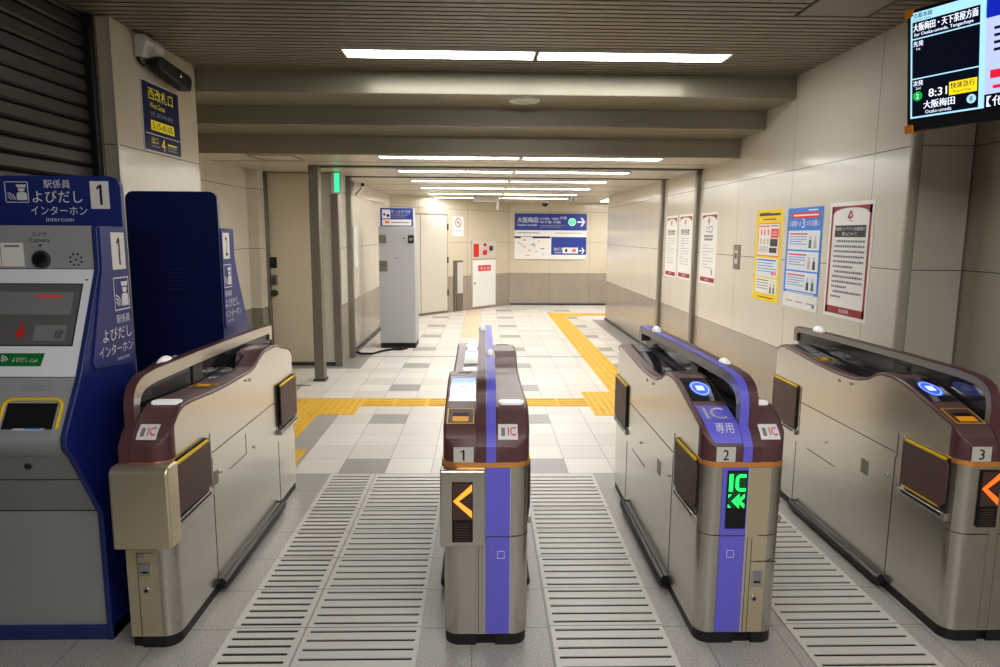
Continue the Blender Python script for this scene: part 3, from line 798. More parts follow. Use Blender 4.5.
# protruding box with rounded top front edge
b = MB(); pts = [(-.062,.425),(.03,.425),(.03,.736)] + [(-.062+.03-.03*sin(t), .736-.03+.03*cos(t)) for t in [i*pi/2/6 for i in range(7)]]
b.prism(pts, 'X', -.100, .112, 'champagne_steel'); b.build('front_box', g, bevel=.008, seg=3)
b = MB(); b.box(-.066, -.0625, -.0022, .001, .05, .42, 'seam'); b.box(-.05, .012, -.0022, .0005, .384, .386, 'seam')
b.box(-.05, -.0485, -.0022, .0005, .05, .385, 'seam'); b.build('service_door', g)
MB().box(-.045, .0, -.004, 0, .295, .345, 'chrome_edge').box(-.036, -.008, -.0048, -.003, .305, .335, 'text_grey').box(-.034, -.010, -.0052, -.004, .305, .313, 'black').build('key_plate', g, bevel=.001)
MB().box(-.047, -.02, -.0035, 0, .365, .382, 'brushed_steel').build('small_cover', g, bevel=.001)
MB().cyl((-.022, 0, .235), .011, (0,-1,0), .006, 'chrome_edge').cyl((-.022,-.006,.235), .006, (0,-1,0), .001, 'black').build('round_lock', g)
MB().box(-.0885, -.0505, -.0032, .001, .048, .420, 'champagne_steel').build('front_strip', g)
# black guard hoop on the wall side of this gate
b = MB(); b.tube([(-.130,.33,.84),(-.130,.33,.97),(-.130,.345,1.005),(-.130,.38,1.022),(-.130,.45,1.028),(-.130,.60,1.022),(-.130,.65,1.00),(-.130,.66,.86)], .013, 'dark_steel')
b.box(-.145, -.097, .32, .82, .80, .86, 'black'); b.build('guard_hoop', g)

# --- gate marked 1
ox = .012; g = thing('ticket_gate', 'ticket gate marked 1 with glowing orange arrow and purple stripe', 'ticket gate', (ox, Y0, 0), 'row of automatic ticket gates')
make_half(g, -.148-ox, -.024-ox, HP, True, dict(reader='lit'))
make_half(g, .174-ox, .05-ox, LP, False, dict(stk=.094-ox))
cols = [('maroon', .012-ox), ('purple', .05-ox)]
spine(g, -.024-ox, .05-ox, cols); hood(g, -.024-ox, .05-ox, cols, [(1.45, -.006-ox), (.60, .031-ox)])
number_plate(g, -.109-ox, -.034-ox, '1')
b = MB(); pts = [(-.028,.415),(.02,.415),(.02,.716)] + [(-.028+.012-.012*sin(t), .716-.012+.012*cos(t)) for t in [i*pi/2/4 for i in range(5)]]
b.prism(pts, 'X', -.158-ox, .009-ox, 'brushed_steel'); b.build('front_box', g, bevel=.005, seg=3)
led(g, -.114-ox, -.037-ox, .437, .671, -.0335, 'orange')
b = MB(); b.box(.012-ox, .105-ox, -.0035, .001, .048, .715, 'purple'); b.box(.012-ox, .105-ox, -.0042, -.003, .443, .4465, 'seam')
b.box(.035-ox, .0365-ox, -.0042, -.003, .05, .443, 'text_grey'); b.box(.103-ox, .105-ox, -.0042, -.003, .05, .715, 'offwhite')
pst = b.build('purple_stripe', g)
b = MB(); 
for a in ((.056,.084,.385,.387),(.056,.084,.357,.359),(.056,.058,.357,.387),(.082,.084,.357,.387)): b.box(a[0]-ox, a[1]-ox, -.0046, -.003, a[2], a[3], 'text_white')
b.build('square_mark', pst)
b = MB(); b.box(-.0155-ox, -.0135-ox, -.0018, .001, .05, .415, 'seam'); b.box(-.003-ox, -.002-ox, -.0018, .001, .05, .415, 'seam'); b.build('front_seam', g)

# --- gate marked 2
ox = .99; g = thing('ticket_gate', 'ticket gate marked 2 with green IC display and purple IC panel', 'ticket gate', (ox, Y0, 0), 'row of automatic ticket gates')
make_half(g, .832-ox, .977-ox, HP, True, dict(slot=False, proud=.004, proud_far=.004))
make_half(g, 1.147-ox, 1.05-ox, LP, False, dict(front='champagne_steel', stk=1.086-ox))
cols = [('purple', 1.014-ox), ('maroon', 1.05-ox)]
spine(g, .977-ox, 1.05-ox, cols); hood(g, .977-ox, 1.05-ox, cols, [(.40, 1.034-ox), (1.42, 1.0-ox)], th=.8)
number_plate(g, .875-ox, .948-ox, '2')
b = MB(); b.box(.905-ox, 1.005-ox, -.0035, .001, .048, .715, 'purple'); b.box(.905-ox, 1.005-ox, -.0042, -.003, .443, .4465, 'seam')
b.box(.985-ox, .9865-ox, -.0042, -.003, .05, .443, 'text_grey'); b.box(1.003-ox, 1.005-ox, -.0042, -.003, .05, .715, 'offwhite'); pst = b.build('purple_stripe', g)
b = MB()
for a in ((.935,.963,.385,.387),(.935,.963,.357,.359),(.935,.937,.357,.387),(.961,.963,.357,.387)): b.box(a[0]-ox, a[1]-ox, -.0046, -.003, a[2], a[3], 'text_white')
b.build('square_mark', pst)
MB().box(1.005-ox, 1.051-ox, -.0032, .001, .048, .715, 'champagne_steel').build('front_strip', g)
led(g, .922-ox, .998-ox, .476, .704, -.008, 'green')
b = MB(); b.box(1.012-ox, 1.014-ox, -.0042, .001, .05, .44, 'seam'); b.box(1.030-ox, 1.13-ox, -.0042, .001, .338, .3405, 'seam'); b.box(1.029-ox, 1.031-ox, -.0045, .001, .05, .44, 'seam'); b.build('service_door', g)
MB().box(1.038-ox, 1.081-ox, -.006, 0, .235, .307, 'chrome_edge').box(1.046-ox, 1.073-ox, -.0068, -.005, .252, .300, 'text_grey').box(1.046-ox, 1.073-ox, -.0072, -.005, .252, .261, 'black').build('key_plate', g, bevel=.001)
MB().cyl((1.052-ox, -.002, .187), .012, (0,-1,0), .006, 'chrome_edge').cyl((1.052-ox,-.008,.187), .006, (0,-1,0), .001, 'black').build('round_lock', g)

# --- gate marked 3
ox = 1.96; g = thing('ticket_gate', 'ticket gate marked 3 at the right edge with yellow-rimmed ticket slot', 'ticket gate', (ox, Y0, 0), 'row of automatic ticket gates')
make_half(g, 1.818-ox, 1.953-ox, HP, True, dict(yellow_low=True, exit_light=True, proud=.004, proud_far=.004))
make_half(g, 2.11-ox, 1.99-ox, LP, False, {})
cols = [('maroon', 1.99-ox)]
spine(g, 1.953-ox, 1.99-ox, cols); hood(g, 1.953-ox, 1.99-ox, cols, [(1.45, 1.962-ox)], th=.6)
number_plate(g, 1.85-ox, 1.925-ox, '3')
led(g, 1.895-ox, 1.97-ox, .477, .702, -.009, 'red')

# ------------------------------------------------------------------ intercom kiosks
SIDE = [(0,.0),(0,.33),(.0,.52),(-.148,.787),(-.183,.83),(-.184,.87),(-.068,1.06),(.106,1.44),(.108,1.60),(.30,1.60),(.30,0)]
def person_icon(b, o, R, Uv, w, h, mt):
    """outlined square: station attendant with radio waves"""
    o = Vector(o); R = Vector(R); Uv = Vector(Uv); n = R.cross(Uv).normalized()*.0012
    def q(u0, v0, u1, v1): b.poly([o+R*(u*w)+Uv*(v*h)+n for u, v in ((u0,v0),(u1,v0),(u1,v1),(u0,v1))], mt)
    q(0,0,1,.04); q(0,.96,1,1); q(0,0,.04,1); q(.96,0,1,1)
    def pl(pts): b.poly([o+R*(u*w)+Uv*(v*h)+n for u, v in pts], mt)
    pl([(.5,.12),(.9,.12),(.93,.2),(.92,.42),(.86,.5),(.56,.5),(.49,.42),(.48,.2)])
    pl([(.6,.53),(.8,.53),(.85,.6),(.85,.68),(.56,.68),(.56,.6)])
    pl([(.53,.72),(.88,.72),(.93,.86),(.48,.86)])
    for r0 in (.10,.2,.3):
        for i in range(5):
            a0, a1 = pi/2*i/5, pi/2*(i+1)/5; c = (.1,.14)
            pl([(c[0]+r0*cos(a0), c[1]+r0*sin(a0)),(c[0]+(r0+.045)*cos(a0), c[1]+(r0+.045)*sin(a0)),(c[0]+(r0+.045)*cos(a1), c[1]+(r0+.045)*sin(a1)),(c[0]+r0*cos(a1), c[1]+r0*sin(a1))])
def kiosk(loc, rotz, digit, label, mirror):
    """origin: front right foot; width .49 towards -X; front faces -Y"""
    k = thing('intercom_kiosk', label, 'intercom kiosk', loc, 'station intercom kiosks', rotz)
    W = .49
    inner = [(y+.012 if i < 9 else y, z) for i, (y, z) in enumerate(SIDE)]
    # core cabinet pieces
    b = MB(); b.prism([(.02,.045),(.02,.525),(-.125,.79),(.29,.79),(.29,.045)], 'X', -W+.02, -.022, 'cabinet_door')
    b.box(-W+.02, -.022, .018, .0205, .523, .527, 'seam')
    dd = MB(); nn = Vector((0, -.265, -.145)).normalized()
    for f_ in (.0, .42): y_ = -.125+.145*f_; z_ = .79-.265*f_; b.box(-W+.02, -.022, y_-.0012, y_+.004, z_-.002, z_+.002, 'seam')
    ld = b.build('lower_door', k, smooth=False); MB().cyl((-.19, -.105, .745), .012, (0,-.88,-.48), .006, 'dark_steel', 16).build('lock', ld)
    MB().box(-W-.0, .0, .004, .30, 0, .055, 'navy_edge').build('plinth', k, bevel=.003)
    c = MB(); c.prism([(-.128,.7865),(-.166,.835),(-.168,.868),(-.053,1.058),(.29,1.058),(.29,.7865)], 'X', -W+.02, -.022, 'cabinet_grey')
    cons = c.build('console', k, bevel=.006, seg=3)
    def lip(pts, off=0): pass
    u = Vector((0, .115, .190)).normalized(); base = Vector((-W+.02, -.168, .868)); nrm = Vector((1,0,0)).cross(u)
    def C(x, t): return (x, base.y+u.y*t, base.z+u.z*t)
    R = (1,0,0)
    # card reader mouth with yellow surround (x range -.215 .. -.045)
    xa, xb = -.255, -.050
    b = MB(); b.quad(C(xa+.015, .03), R, u, (xb-xa)-.03, .095, 'black', .0015)
    mouth = b.build('reader_mouth', cons, smooth=False, fix=False)
    b = MB(); th = .011
    pth = [C(xa,.03), C(xa,.11)] + [C(xa+.03-.03*cos(t), .11+.03*sin(t)) for t in (pi/6, pi/3, pi/2)] + [C(xb-.03+.03*sin(t), .11+.03*cos(t)) for t in (0, pi/6, pi/3, pi/2)] + [C(xb,.03)]
    b.tube(pth, th*.55, 'yellow', 8); b.build('reader_surround', cons)
    MB().box(xa+.01, xb-.01, -.166, -.10, .868, .895, 'cabinet_grey').box(xa+.06, xb-.04, -.166, -.12, .895, .898, 'poster_tint').box(xa+.10, xb-.05, -.166, -.14, .898, .8995, 'poster_blue').build('card_tray', cons)
    b = MB(); b.text('タッチICカード', C(xa+.05, .180), R, u, .10, .011, 'text_grey', .0015); b.text('Touch your IC card', C(xa+.05, .168), R, u, .10, .009, 'text_grey', .0015)
    b.build('lettering', cons, fix=False, smooth=False)
    # screen bezel
    u2 = Vector((0, .170, .378)).normalized()
    b = MB(); b.prism([(-.058,1.06),(.112,1.438),(.29,1.438),(.29,1.06)], 'X', -W+.02, -.022, 'bezel'); bz = b.build('screen_bezel', k, bevel=.004)
    def B(x, t): return (x, -.058+u2.y*t, 1.06+u2.z*t)
    b = MB(); b.quad(B(-W+.05, .115), R, u2, W-.104, .242, 'black', .0012); b.quad(B(-W+.054, .119), R, u2, W-.112, .234, 'screen_off', .002); b.quad(B(-W+.054, .235), R, u2, W-.135, .088, 'screen_note', .0026)
    b.quad(B(-.20, .135), R, u2, .115, .06, 'screen_note', .0026); sc = b.build('screen', bz, smooth=False, fix=False)
    b = MB()
    for i, (a, c_) in enumerate(((.04,.14),(.10,.16),(.03,.24))): b.quad(B(-W+.054+a+.02, .302-i*.022), R, u2, c_, .008, 'text_grey', .0032)
    b.quad(B(-.215, .300), R, u2, .09, .010, 'poster_pink', .0036)
    for i in range(3): b.quad(B(-.195, .180-i*.014), R, u2, .06, .006, 'text_grey', .0032)
    # red down arrow and pointing hand
    def pg(pts, mt): b.poly([Vector(B(x, t)) + Vector((1,0,0)).cross(u2)*.0036 for x, t in pts], mt)
    pg([(-.255,.20),(-.243,.20),(-.243,.17),(-.228,.17),(-.249,.14),(-.270,.17),(-.255,.17)], 'red')
    b.text('☞', B(-.122, .145), R, u2, .032, .03, 'text_black', .0038)
    b.build('screen_print', sc, smooth=False, fix=False)
    b = MB(); b.poly([Vector(B(x, t)) + Vector((1,0,0)).cross(u2)*.0015 for x, t in ((-W+.12,.04),(-.155,.04),(-.148,.088),(-W+.12,.088))], 'green_button'); gb = b.build('call_label', bz, smooth=False, fix=False)
    b = MB(); b.text('よびだし', B(-.26, .055), R, u2, .058, .018, 'text_white', .0022); b.text('Call', B(-.196, .055), R, u2, .026, .012, 'text_white', .0022)
    for r0 in (.008,.016,.024):
        for i in range(4):
            a0, a1 = radians(20)+radians(70)*i/4, radians(20)+radians(70)*(i+1)/4
            b.poly([Vector(B(-.30+rr*cos(a), .052+rr*sin(a))) + Vector((1,0,0)).cross(u2)*.0024 for rr, a in ((r0,a0),(r0+.004,a0),(r0+.004,a1),(r0,a1))], 'text_white')
    b.build('lettering', gb, smooth=False, fix=False)
    MB().cyl(B(-.045, .375), .006, -nrm, .004, 'dark_steel', 10).build('screw', bz)
    # camera panel
    b = MB(); b.box(-W+.02, -.022, .115, .29, 1.44, 1.60, 'cabinet_grey'); cp = b.build('camera_panel', k, bevel=.002)
    b = MB(); b.cyl((-.217, .115, 1.474), .034, (0,-1,0), .012, 'dark_steel', 28, .030).cyl((-.217, .103, 1.474), .024, (0,-1,0), .010, 'black_gloss', 24, .018); b.build('camera_lens', cp)
    b = MB()
    for i in range(8): a = 2*pi*i/8+pi/8; b.cyl((-.090+.022*cos(a), .1145, 1.474+.022*sin(a)), .0038, (0,-1,0), .0008, 'black', 10)
    b.cyl((-.090, .1145, 1.474), .0038, (0,-1,0), .0008, 'black', 10); b.build('speaker_holes', cp)
    b = MB(); fy = .1146
    b.text('カメラ', (-.243, fy, 1.560), R, (0,0,1), .052, .016, 'text_black', .0004, bold=.02); b.text('Camera', (-.256, fy, 1.538), R, (0,0,1), .075, .016, 'text_black', .0004)
    b.poly([(-.224, fy-.0005, 1.530),(-.217, fy-.0005, 1.520),(-.210, fy-.0005, 1.530)], 'text_black'); b.build('lettering', cp, smooth=False, fix=False)
    b = MB(); b.box(-.363, -.281, .1135, .1155, 1.447, 1.535, 'paper'); b.box(-.448, -.368, .1135, .1155, 1.447, 1.535, 'paper'); b.box(-.35,-.295,.113,.114,1.519,1.527,'text_grey'); b.build('notice_card', cp, smooth=False)
    # side cheeks
    for x0, x1 in ((-.022, 0), (-W, -W+.022)):
        b = MB(); b.prism(SIDE, 'X', x0, x1, 'navy_edge', 'navy_deep')
        ck = b.build('side_cheek', k, bevel=.004, seg=2)
        if x0 > -.1:
            # lettered side panel
            pp = [(.108,1.40),(.17,1.592),(.295,1.592),(.295,1.06)]
            b = MB(); b.prism([(.115,1.594),(.298,1.594),(.298,1.07),(.285,1.045),(.02,1.075),(.006,1.095),(.112,1.44)], 'X', .0003, .006, 'navy')
            lp = b.build('label_plate', ck, bevel=.001)
            b = MB(); RR = (0,1,0) if not mirror else (0,-1,0)
            X = .0064
            def TT(body, y0, z0, w, h, mt='text_white', bold=0., shear=0):
                b.text(body, (X, y0 if not mirror else y0, z0), RR, (0,0,1), w, h, mt, .0004, bold)
            f = (lambda y: y)
            # for the mirrored kiosk local Y is turned round, the same plate reads correctly from its own side
            b.box(X-.0002, X+.0004, .185, .282, 1.432, 1.576, 'paper'); 
            b.text(digit, (X+.0006, .222, 1.450), (0,1,0), (0,0,1), .022 if digit == '1' else .034, .105, 'text_black', .0004, .01)
            person_icon(b, (X, .178, 1.272), (0,1,0), (0,0,1), .112, .130, 'text_white')
            b.text('駅係員', (X, .185, 1.222), (0,1,0), (0,0,1), .098, .034, 'text_white', .0006, .005)
            b.text('よびだし', (X, .080, 1.160), (0,1,0), (0,0,1), .210, .050, 'text_white', .0006, .01)
            b.text('インターホン', (X, .050, 1.105), (0,1,0), (0,0,1), .240, .042, 'text_white', .0006, .005)
            b.text('intercom', (X, .170, 1.078), (0,1,0), (0,0,1), .09, .016, 'text_white', .0006)
            b.build('lettering', lp, smooth=False, fix=False)
    # header board at the back
    b = MB(); pts = b.rbox2d(-W, 0, .05, 1.795, .045, 6, (0,0,1,1)); b.prism(pts, 'Y', .295, .318, 'navy_edge', 'navy' if not mirror else 'navy_back'); hb = b.build('header_board', k)
    fy = .2945; b = MB()
    b.box(-.118, -.045, fy-.001, fy+.001, 1.668, 1.776, 'paper'); b.text(digit, (-.092 if digit == '1' else -.098, fy-.0012, 1.684), R, (0,0,1), .020 if digit == '1' else .034, .078, 'text_black', .0004, .012)
    person_icon(b, (-.45, fy, 1.690), R, (0,0,1), .092, .082, 'text_white')
    b.text('駅係員', (-.298, fy, 1.747), R, (0,0,1), .104, .033, 'text_white', .0008, .02)
    b.text('よびだし', (-.345, fy, 1.690), R, (0,0,1), .195, .048, 'text_white', .0008, .02)
    b.text('インターホン', (-.355, fy, 1.643), R, (0,0,1), .220, .035, 'text_white', .0008, .015)
    b.text('intercom', (-.298, fy, 1.617), R, (0,0,1), .107, .017, 'text_white', .0008)
    b.build('lettering', hb, smooth=False, fix=False)
    # rear details
    b = MB()
    for i in range(6): b.box(-.285, -.205, .318, .323, 1.262+i*.022, 1.272+i*.022, 'navy_edge')
    b.build('louvre_vent', hb)
    b = MB(); b.box(-W+.004, -.004, .3175, .3185, 1.203, 1.206, 'seam')
    for x in (-.115, -.375):
        for z in (1.50, 1.56): b.cyl((x, .318, z), .005, (0,1,0), .002, 'navy_edge', 10)
    b.build('rear_joint', hb)
    return k
kiosk((-1.44, 2.49, 0), 0, '1', 'navy blue intercom kiosk marked 1 with grey screen, at the left edge', False)
k2 = kiosk((-1.93, 4.09, 0), pi, '2', 'navy blue intercom kiosk marked 2 seen from its plain back', True)
# its lettered cheek also faces the lane
b = MB()
Ylane = 0
def cheek2():
    par = [c for c in k2.children if c.name.startswith('side_cheek')]
    ck = [c for c in par if min(v.co.x for v in c.data.vertices) < -.4][0]
    b = MB(); b.prism([(.115,1.594),(.298,1.594),(.298,1.07),(.285,1.045),(.02,1.075),(.006,1.095),(.112,1.44)], 'X', -.496, -.4903, 'navy')
    lp = b.build('label_plate', ck, bevel=.001)
    b = MB(); X = -.4964; R = (0,-1,0); Z = (0,0,1)
    b.box(X-.0004, X+.0002, .185, .282, 1.432, 1.576, 'paper'); b.text('2', (X-.0006, .250, 1.450), R, Z, .034, .105, 'text_black', .0004, .01)
    person_icon(b, (X, .290, 1.272), R, Z, .112, .130, 'text_white')
    b.text('駅係員', (X, .283, 1.222), R, Z, .098, .034, 'text_white', .0006, .005)
    b.text('よびだし', (X, .290, 1.160), R, Z, .210, .050, 'text_white', .0006, .01)
    b.text('インターホン', (X, .290, 1.105), R, Z, .240, .042, 'text_white', .0006, .005)
    b.text('intercom', (X, .26, 1.078), R, Z, .09, .016, 'text_white', .0006)
    b.build('lettering', lp, smooth=False, fix=False)
cheek2()

# ------------------------------------------------------------------ camera housing and sign on the pillar
t = thing('wall_bracket', 'white box bracket high on the left pillar under the slatted ceiling', 'bracket', (-2.05, 4.36, 2.60))
MB().prism([(0,0),(0,.125),(.06,.125),(.075,.09),(.05,.0)], 'Y', -.13, .11, 'offwhite').build('housing', t, bevel=.006)
t = thing('security_camera', 'long black security camera with tiny light mounted below the white bracket', 'camera', (-2.05, 4.49, 2.525))
b = MB(); b.prism([(-.20,.075),(-.15,.098),(.24,.070),(.27,.04),(.24,-.03),(-.15,.015),(-.20,.04)], 'X', .03, .115, 'black'); b.build('body', t, bevel=.010, seg=3)
MB().tube([(.01,-.22,.11),(.01,-.235,.06),(.03,-.23,.03),(.06,-.18,.04)], .008, 'black').build('cable', t)
MB().box(0, .04, -.06, .04, .03, .07, 'dark_steel').build('mount_arm', t, bevel=.004)
MB().cyl((.1155, .09, .035), .008, (1,0,0), .003, 'lamp_white', 12).build('status_light', t)

t = thing('gate_sign', 'navy and yellow station exit sign with the number 4 on the left pillar', 'sign', (-2.05, 4.27, 2.07))
MB().box(0, .008, 0, .50, 0, .415, 'offwhite').box(.008, .010, .006, .494, .006, .409, 'sign_navy').box(.010, .0106, .02, .48, .103, .107, 'text_white').build('board', t, smooth=False)
b = MB(); R = (0,1,0); Z = (0,0,1)
b.text('西改札口', (.0104, .075, .310), R, Z, .33, .075, 'text_yellow', .0006, .02); b.text('West Gates', (.0104, .09, .262), R, Z, .20, .034, 'text_yellow', .0006)
b.text('営業時間', (.0104, .09, .212), R, Z, .30, .030, 'text_grey', .0006)
b.box(.0104, .011, .09, .405, .130, .190, 'text_yellow'); b.text('5:15-01:05', (.0113, .11, .140), R, Z, .27, .04, 'sign_navy', .0006, .02)
b.text('出口', (.0104, .085, .048), R, Z, .085, .042, 'text_yellow', .0006, .02); b.text('4', (.0104, .215, .016), R, Z, .05, .075, 'text_yellow', .0006, .02)
b.quad((.0104, .085, .03), R, Z, .10, .008, 'text_grey', .0006)
for i in range(3): b.quad((.0104, .30, .058-i*.017), R, Z, .13, .010, 'text_yellow' if i == 0 else 'text_grey', .0006)
b.build('lettering', t, smooth=False, fix=False)

# ------------------------------------------------------------------ posters on the right wall (face -X)
def poster(y0, y1, z0, z1, kind, label):
    """y0 = far edge (left in view), y1 = near edge"""
    w = y0-y1; h = z1-z0; t = thing('poster', label, 'poster', (2.3, y0, z0), 'paper notices on the right wall')
    R = (0,-1,0); Z = (0,0,1)
    MB().box(-.002, .004, -w, 0, 0, h, 'paper').build('sheet', t, smooth=False)
    b = MB()
    def q(u0, v0, u1, v1, mt, off=.0026): b.quad((0, -u0*w, v0*h), R, Z, (u1-u0)*w, (v1-v0)*h, mt, off)
    def tx(s_, u0, v0, u1, v1, mt, off=.0038, bold=0.): b.text(s_, (0, -u0*w, v0*h), R, Z, (u1-u0)*w, (v1-v0)*h, mt, off, bold)
    def pl(pts, mt, off=.003): b.poly([(-off, -u*w, v*h) for u, v in pts], mt)
    if kind in ('notice', 'notice_small', 'notice_plain'):
        e = .045
        q(e, .03, e+.045, .965, 'poster_red'); q(1-e-.045, .03, 1-e, .965, 'poster_red') if kind == 'notice' else None
        if kind != 'notice': q(e, .03, e+.045, .965, 'paper', .0028)
        q(e, .028, 1-e, .092, 'poster_red'); q(e, .90, 1-e, .965, 'poster_red')
        # white arch cut into the head band
        pts = [(e+.045,.88),(1-e-.045,.88)] + [(.5+.40*cos(a), .90+.050*sin(a)) for a in [pi*i/14 for i in range(15)]]
        pl(pts, 'paper', .0032)
        pl([(.43,.865),(.49,.93),(.53,.915),(.56,.875),(.50,.85)], 'poster_red', .0036); pl([(.48,.868),(.51,.91),(.53,.88)], 'paper', .004)
        tx('阪急電鉄', .39, .043, .62, .078, 'text_white')
        q(.46,.835,.55,.842,'text_grey')
        if kind == 'notice':
            q(.15,.70,.86,.80,'poster_dark'); tx('鉄道駅バリアフリー料金制度の', .165, .755, .845, .785, 'text_white'); tx('導入について', .33, .712, .67, .744, 'text_white')
            for i in range(12):
                v = .655-i*.044; b0 = .16 + (.05 if i in (0, 6, 10) else 0); b1 = .86 if i not in (5, 9, 11) else (.62, .5, .4)[(5, 9, 11).index(i)]
                u = b0; rnd = random.Random(i)
                while u < b1:
                    l = rnd.uniform(.03, .055); q(u, v, min(u+l, b1), v+.018, 'text_grey', .003); q(u+l*.4, v+.004, min(u+l*.6, b1), v+.022, 'poster_dark', .0032) if rnd.random() < .4 else None; u += l+.008
        elif kind == 'notice_small':
            q(.2,.735,.8,.765,'poster_dark'); q(.22,.69,.78,.725,'poster_dark'); q(.3,.70,.7,.715,'text_white',.003)
            for i in range(11): q(.18, .63-i*.04, .8 if i % 4 != 3 else .45, .636-i*.04, 'text_grey')
            for i in range(4): q(.3+.1*i, .745, .37+.1*i, .755, 'text_white', .003)
        else:
            for i, c in enumerate('大切な'): pass
            q(.33,.73,.46,.80,'text_grey'); q(.52,.72,.72,.81,'text_grey'); q(.35,.74,.44,.79,'paper',.003); q(.55,.735,.69,.795,'paper',.003)
            q(.22,.655,.78,.685,'text_grey'); q(.25,.61,.75,.64,'text_grey')
            for i in range(8): q(.18, .54-i*.045, .82 if i % 3 else .5, .546-i*.045, 'text_grey')
            q(.76,.13,.81,.21,'poster_red')
    elif kind == 'yellow':
        q(0,0,1,1,'poster_yellow'); q(.1,.93,.9,.955,'poster_dark',.003); q(.12,.955,.55,.965,'poster_red',.003); q(.25,.885,.75,.897,'poster_red',.003)
        q(.09,.49,.92,.85,'poster_pink',.003); q(.11,.50,.90,.84,'paper',.0034); q(.12,.81,.55,.825,'poster_pink',.0038); q(.6,.815,.85,.825,'poster_dark',.0038)
        q(.60,.69,.88,.79,'poster_pink',.0038); q(.65,.75,.83,.757,'text_white',.0042); q(.65,.72,.83,.728,'text_white',.0042)
        for (u, v) in ((.2,.72),(.33,.72),(.47,.72),(.2,.62),(.33,.62),(.47,.62)): pl([(u,v),(u+.05,v),(u+.05,v+.05),(u+.025,v+.07),(u,v+.05)], 'poster_pink' if v > .7 else 'poster_skin', .0038)
        q(.58,.60,.86,.68,'poster_dark',.0038); q(.56,.53,.84,.585,'poster_dark',.0038)
        for i in range(3): q(.15,.585-i*.022,.5,.592-i*.022,'text_grey',.0038)
        q(.09,.265,.92,.47,'poster_tint',.003); q(.11,.44,.85,.455,'poster_blue',.0038)
        for i in range(4): q(.14,.41-i*.03,.75 if i != 2 else .85,.418-i*.03,'poster_blue' if i % 2 else 'text_grey',.0038)
        q(.7,.29,.78,.33,'poster_pink',.0038); q(.82,.29,.86,.34,'poster_pink',.0038)
        q(.09,.08,.92,.25,'paper',.003)
        for i in range(4): q(.12,.22-i*.03,.6,.228-i*.03,'poster_dark' if i < 1 else 'text_grey',.0038)
        for u in (.66,.78): pl([(u,.09),(u+.07,.09),(u+.06,.16),(u+.01,.16)], 'poster_green', .0038); pl([(u+.015,.165),(u+.055,.165),(u+.055,.195),(u+.015,.195)], 'poster_skin', .0038)
        q(.2,.03,.8,.042,'poster_red',.003)
    else:
        q(0,.15,1,1,'poster_blue'); q(.6,.965,.85,.978,'text_white',.003)
        pl([(.12,.915),(.16,.895),(.86,.895),(.92,.915),(.92,.935),(.86,.952),(.16,.952),(.12,.935)], 'red', .0034)
        q(.18,.917,.88,.932,'text_white',.0038)
        tx('お客様への', .07,.815,.42,.875,'text_white', bold=.02); tx('3', .44,.80,.52,.89,'text_white', bold=.03); tx('つのお願い', .54,.815,.93,.875,'text_white', bold=.02)
        for k, (v0, v1) in enumerate(((.585,.775),(.38,.57),(.175,.365))):
            q(.05,v0,.95,v1,'poster_tint',.003); q(.1,v1-.04,.62,v1-.027,'red',.0038)
            for i in range(4): q(.1,v1-.065-i*.024,.6 if i != 2 else .45,v1-.058-i*.024,'text_grey' if i % 2 else 'poster_blue',.0038)
            for j, u in enumerate((.66,.80)):
                mt = ('poster_green','poster_skin','poster_dark')[(k+j) % 3]
                pl([(u,v0+.02),(u+.08,v0+.02),(u+.07,v0+.10),(u+.01,v0+.10)], mt, .0038); pl([(u+.02,v0+.105),(u+.06,v0+.105),(u+.06,v0+.14),(u+.02,v0+.14)], 'poster_skin', .0038)
        q(0,0,1,.10,'paper',.003); q(.1,.155,.9,.163,'text_white',.003); q(.1,.125,.8,.133,'text_white',.003)
        for i in range(3): q(.1+.3*i,.06,.3+.3*i,.07,'text_grey',.0036)
        q(.86,.03,.93,.07,'text_grey',.0036)
    b.build('print', t, smooth=False, fix=False)
poster(4.52, 4.005, 1.06, 1.795, 'notice', 'large white notice with dark red frame, nearest on the right wall')
poster(5.15, 4.61, 1.055, 1.782, 'blue', 'blue poster with three framed panels between yellow poster and red-framed notice')
poster(5.74, 5.235, 1.055, 1.79, 'yellow', 'bright yellow poster on the right wall beside the blue poster')
poster(7.22, 6.71, 1.085, 1.81, 'notice_plain', 'white notice without dark title bar, right of the two adjoining notices')
poster(8.04, 7.52, 1.08, 1.815, 'notice_small', 'right one of the two adjoining white notices with red footers between steel posts')
poster(8.60, 8.11, 1.07, 1.81, 'notice_small', 'left one of the two adjoining white notices with red footers between steel posts')
t = thing('wall_switch', 'small steel key switch plate on the right wall left of the yellow poster', 'wall switch', (2.3, 6.155, 1.385))
MB().box(-.006, 0, -.08, .08, -.11, .11, 'steel_post').build('plate', t, bevel=.003); MB().box(-.009, -.006, -.035, .035, -.06, .06, 'offwhite').build('cover', t, bevel=.002)
MB().box(-.013, -.009, -.015, .015, -.015, .035, 'dark_steel').build('key_cylinder', t)

# ------------------------------------------------------------------ hanging departure display
A = Vector((1.768, 2.90, 2.011)); ang2 = math.atan2(-.906, .423)
t = thing('departure_display', 'wide ceiling-hung departure screen showing 8:31 at the upper right', 'display', (A.x, A.y, A.z), rotz=ang2)
t.rotation_euler.x = radians(8)
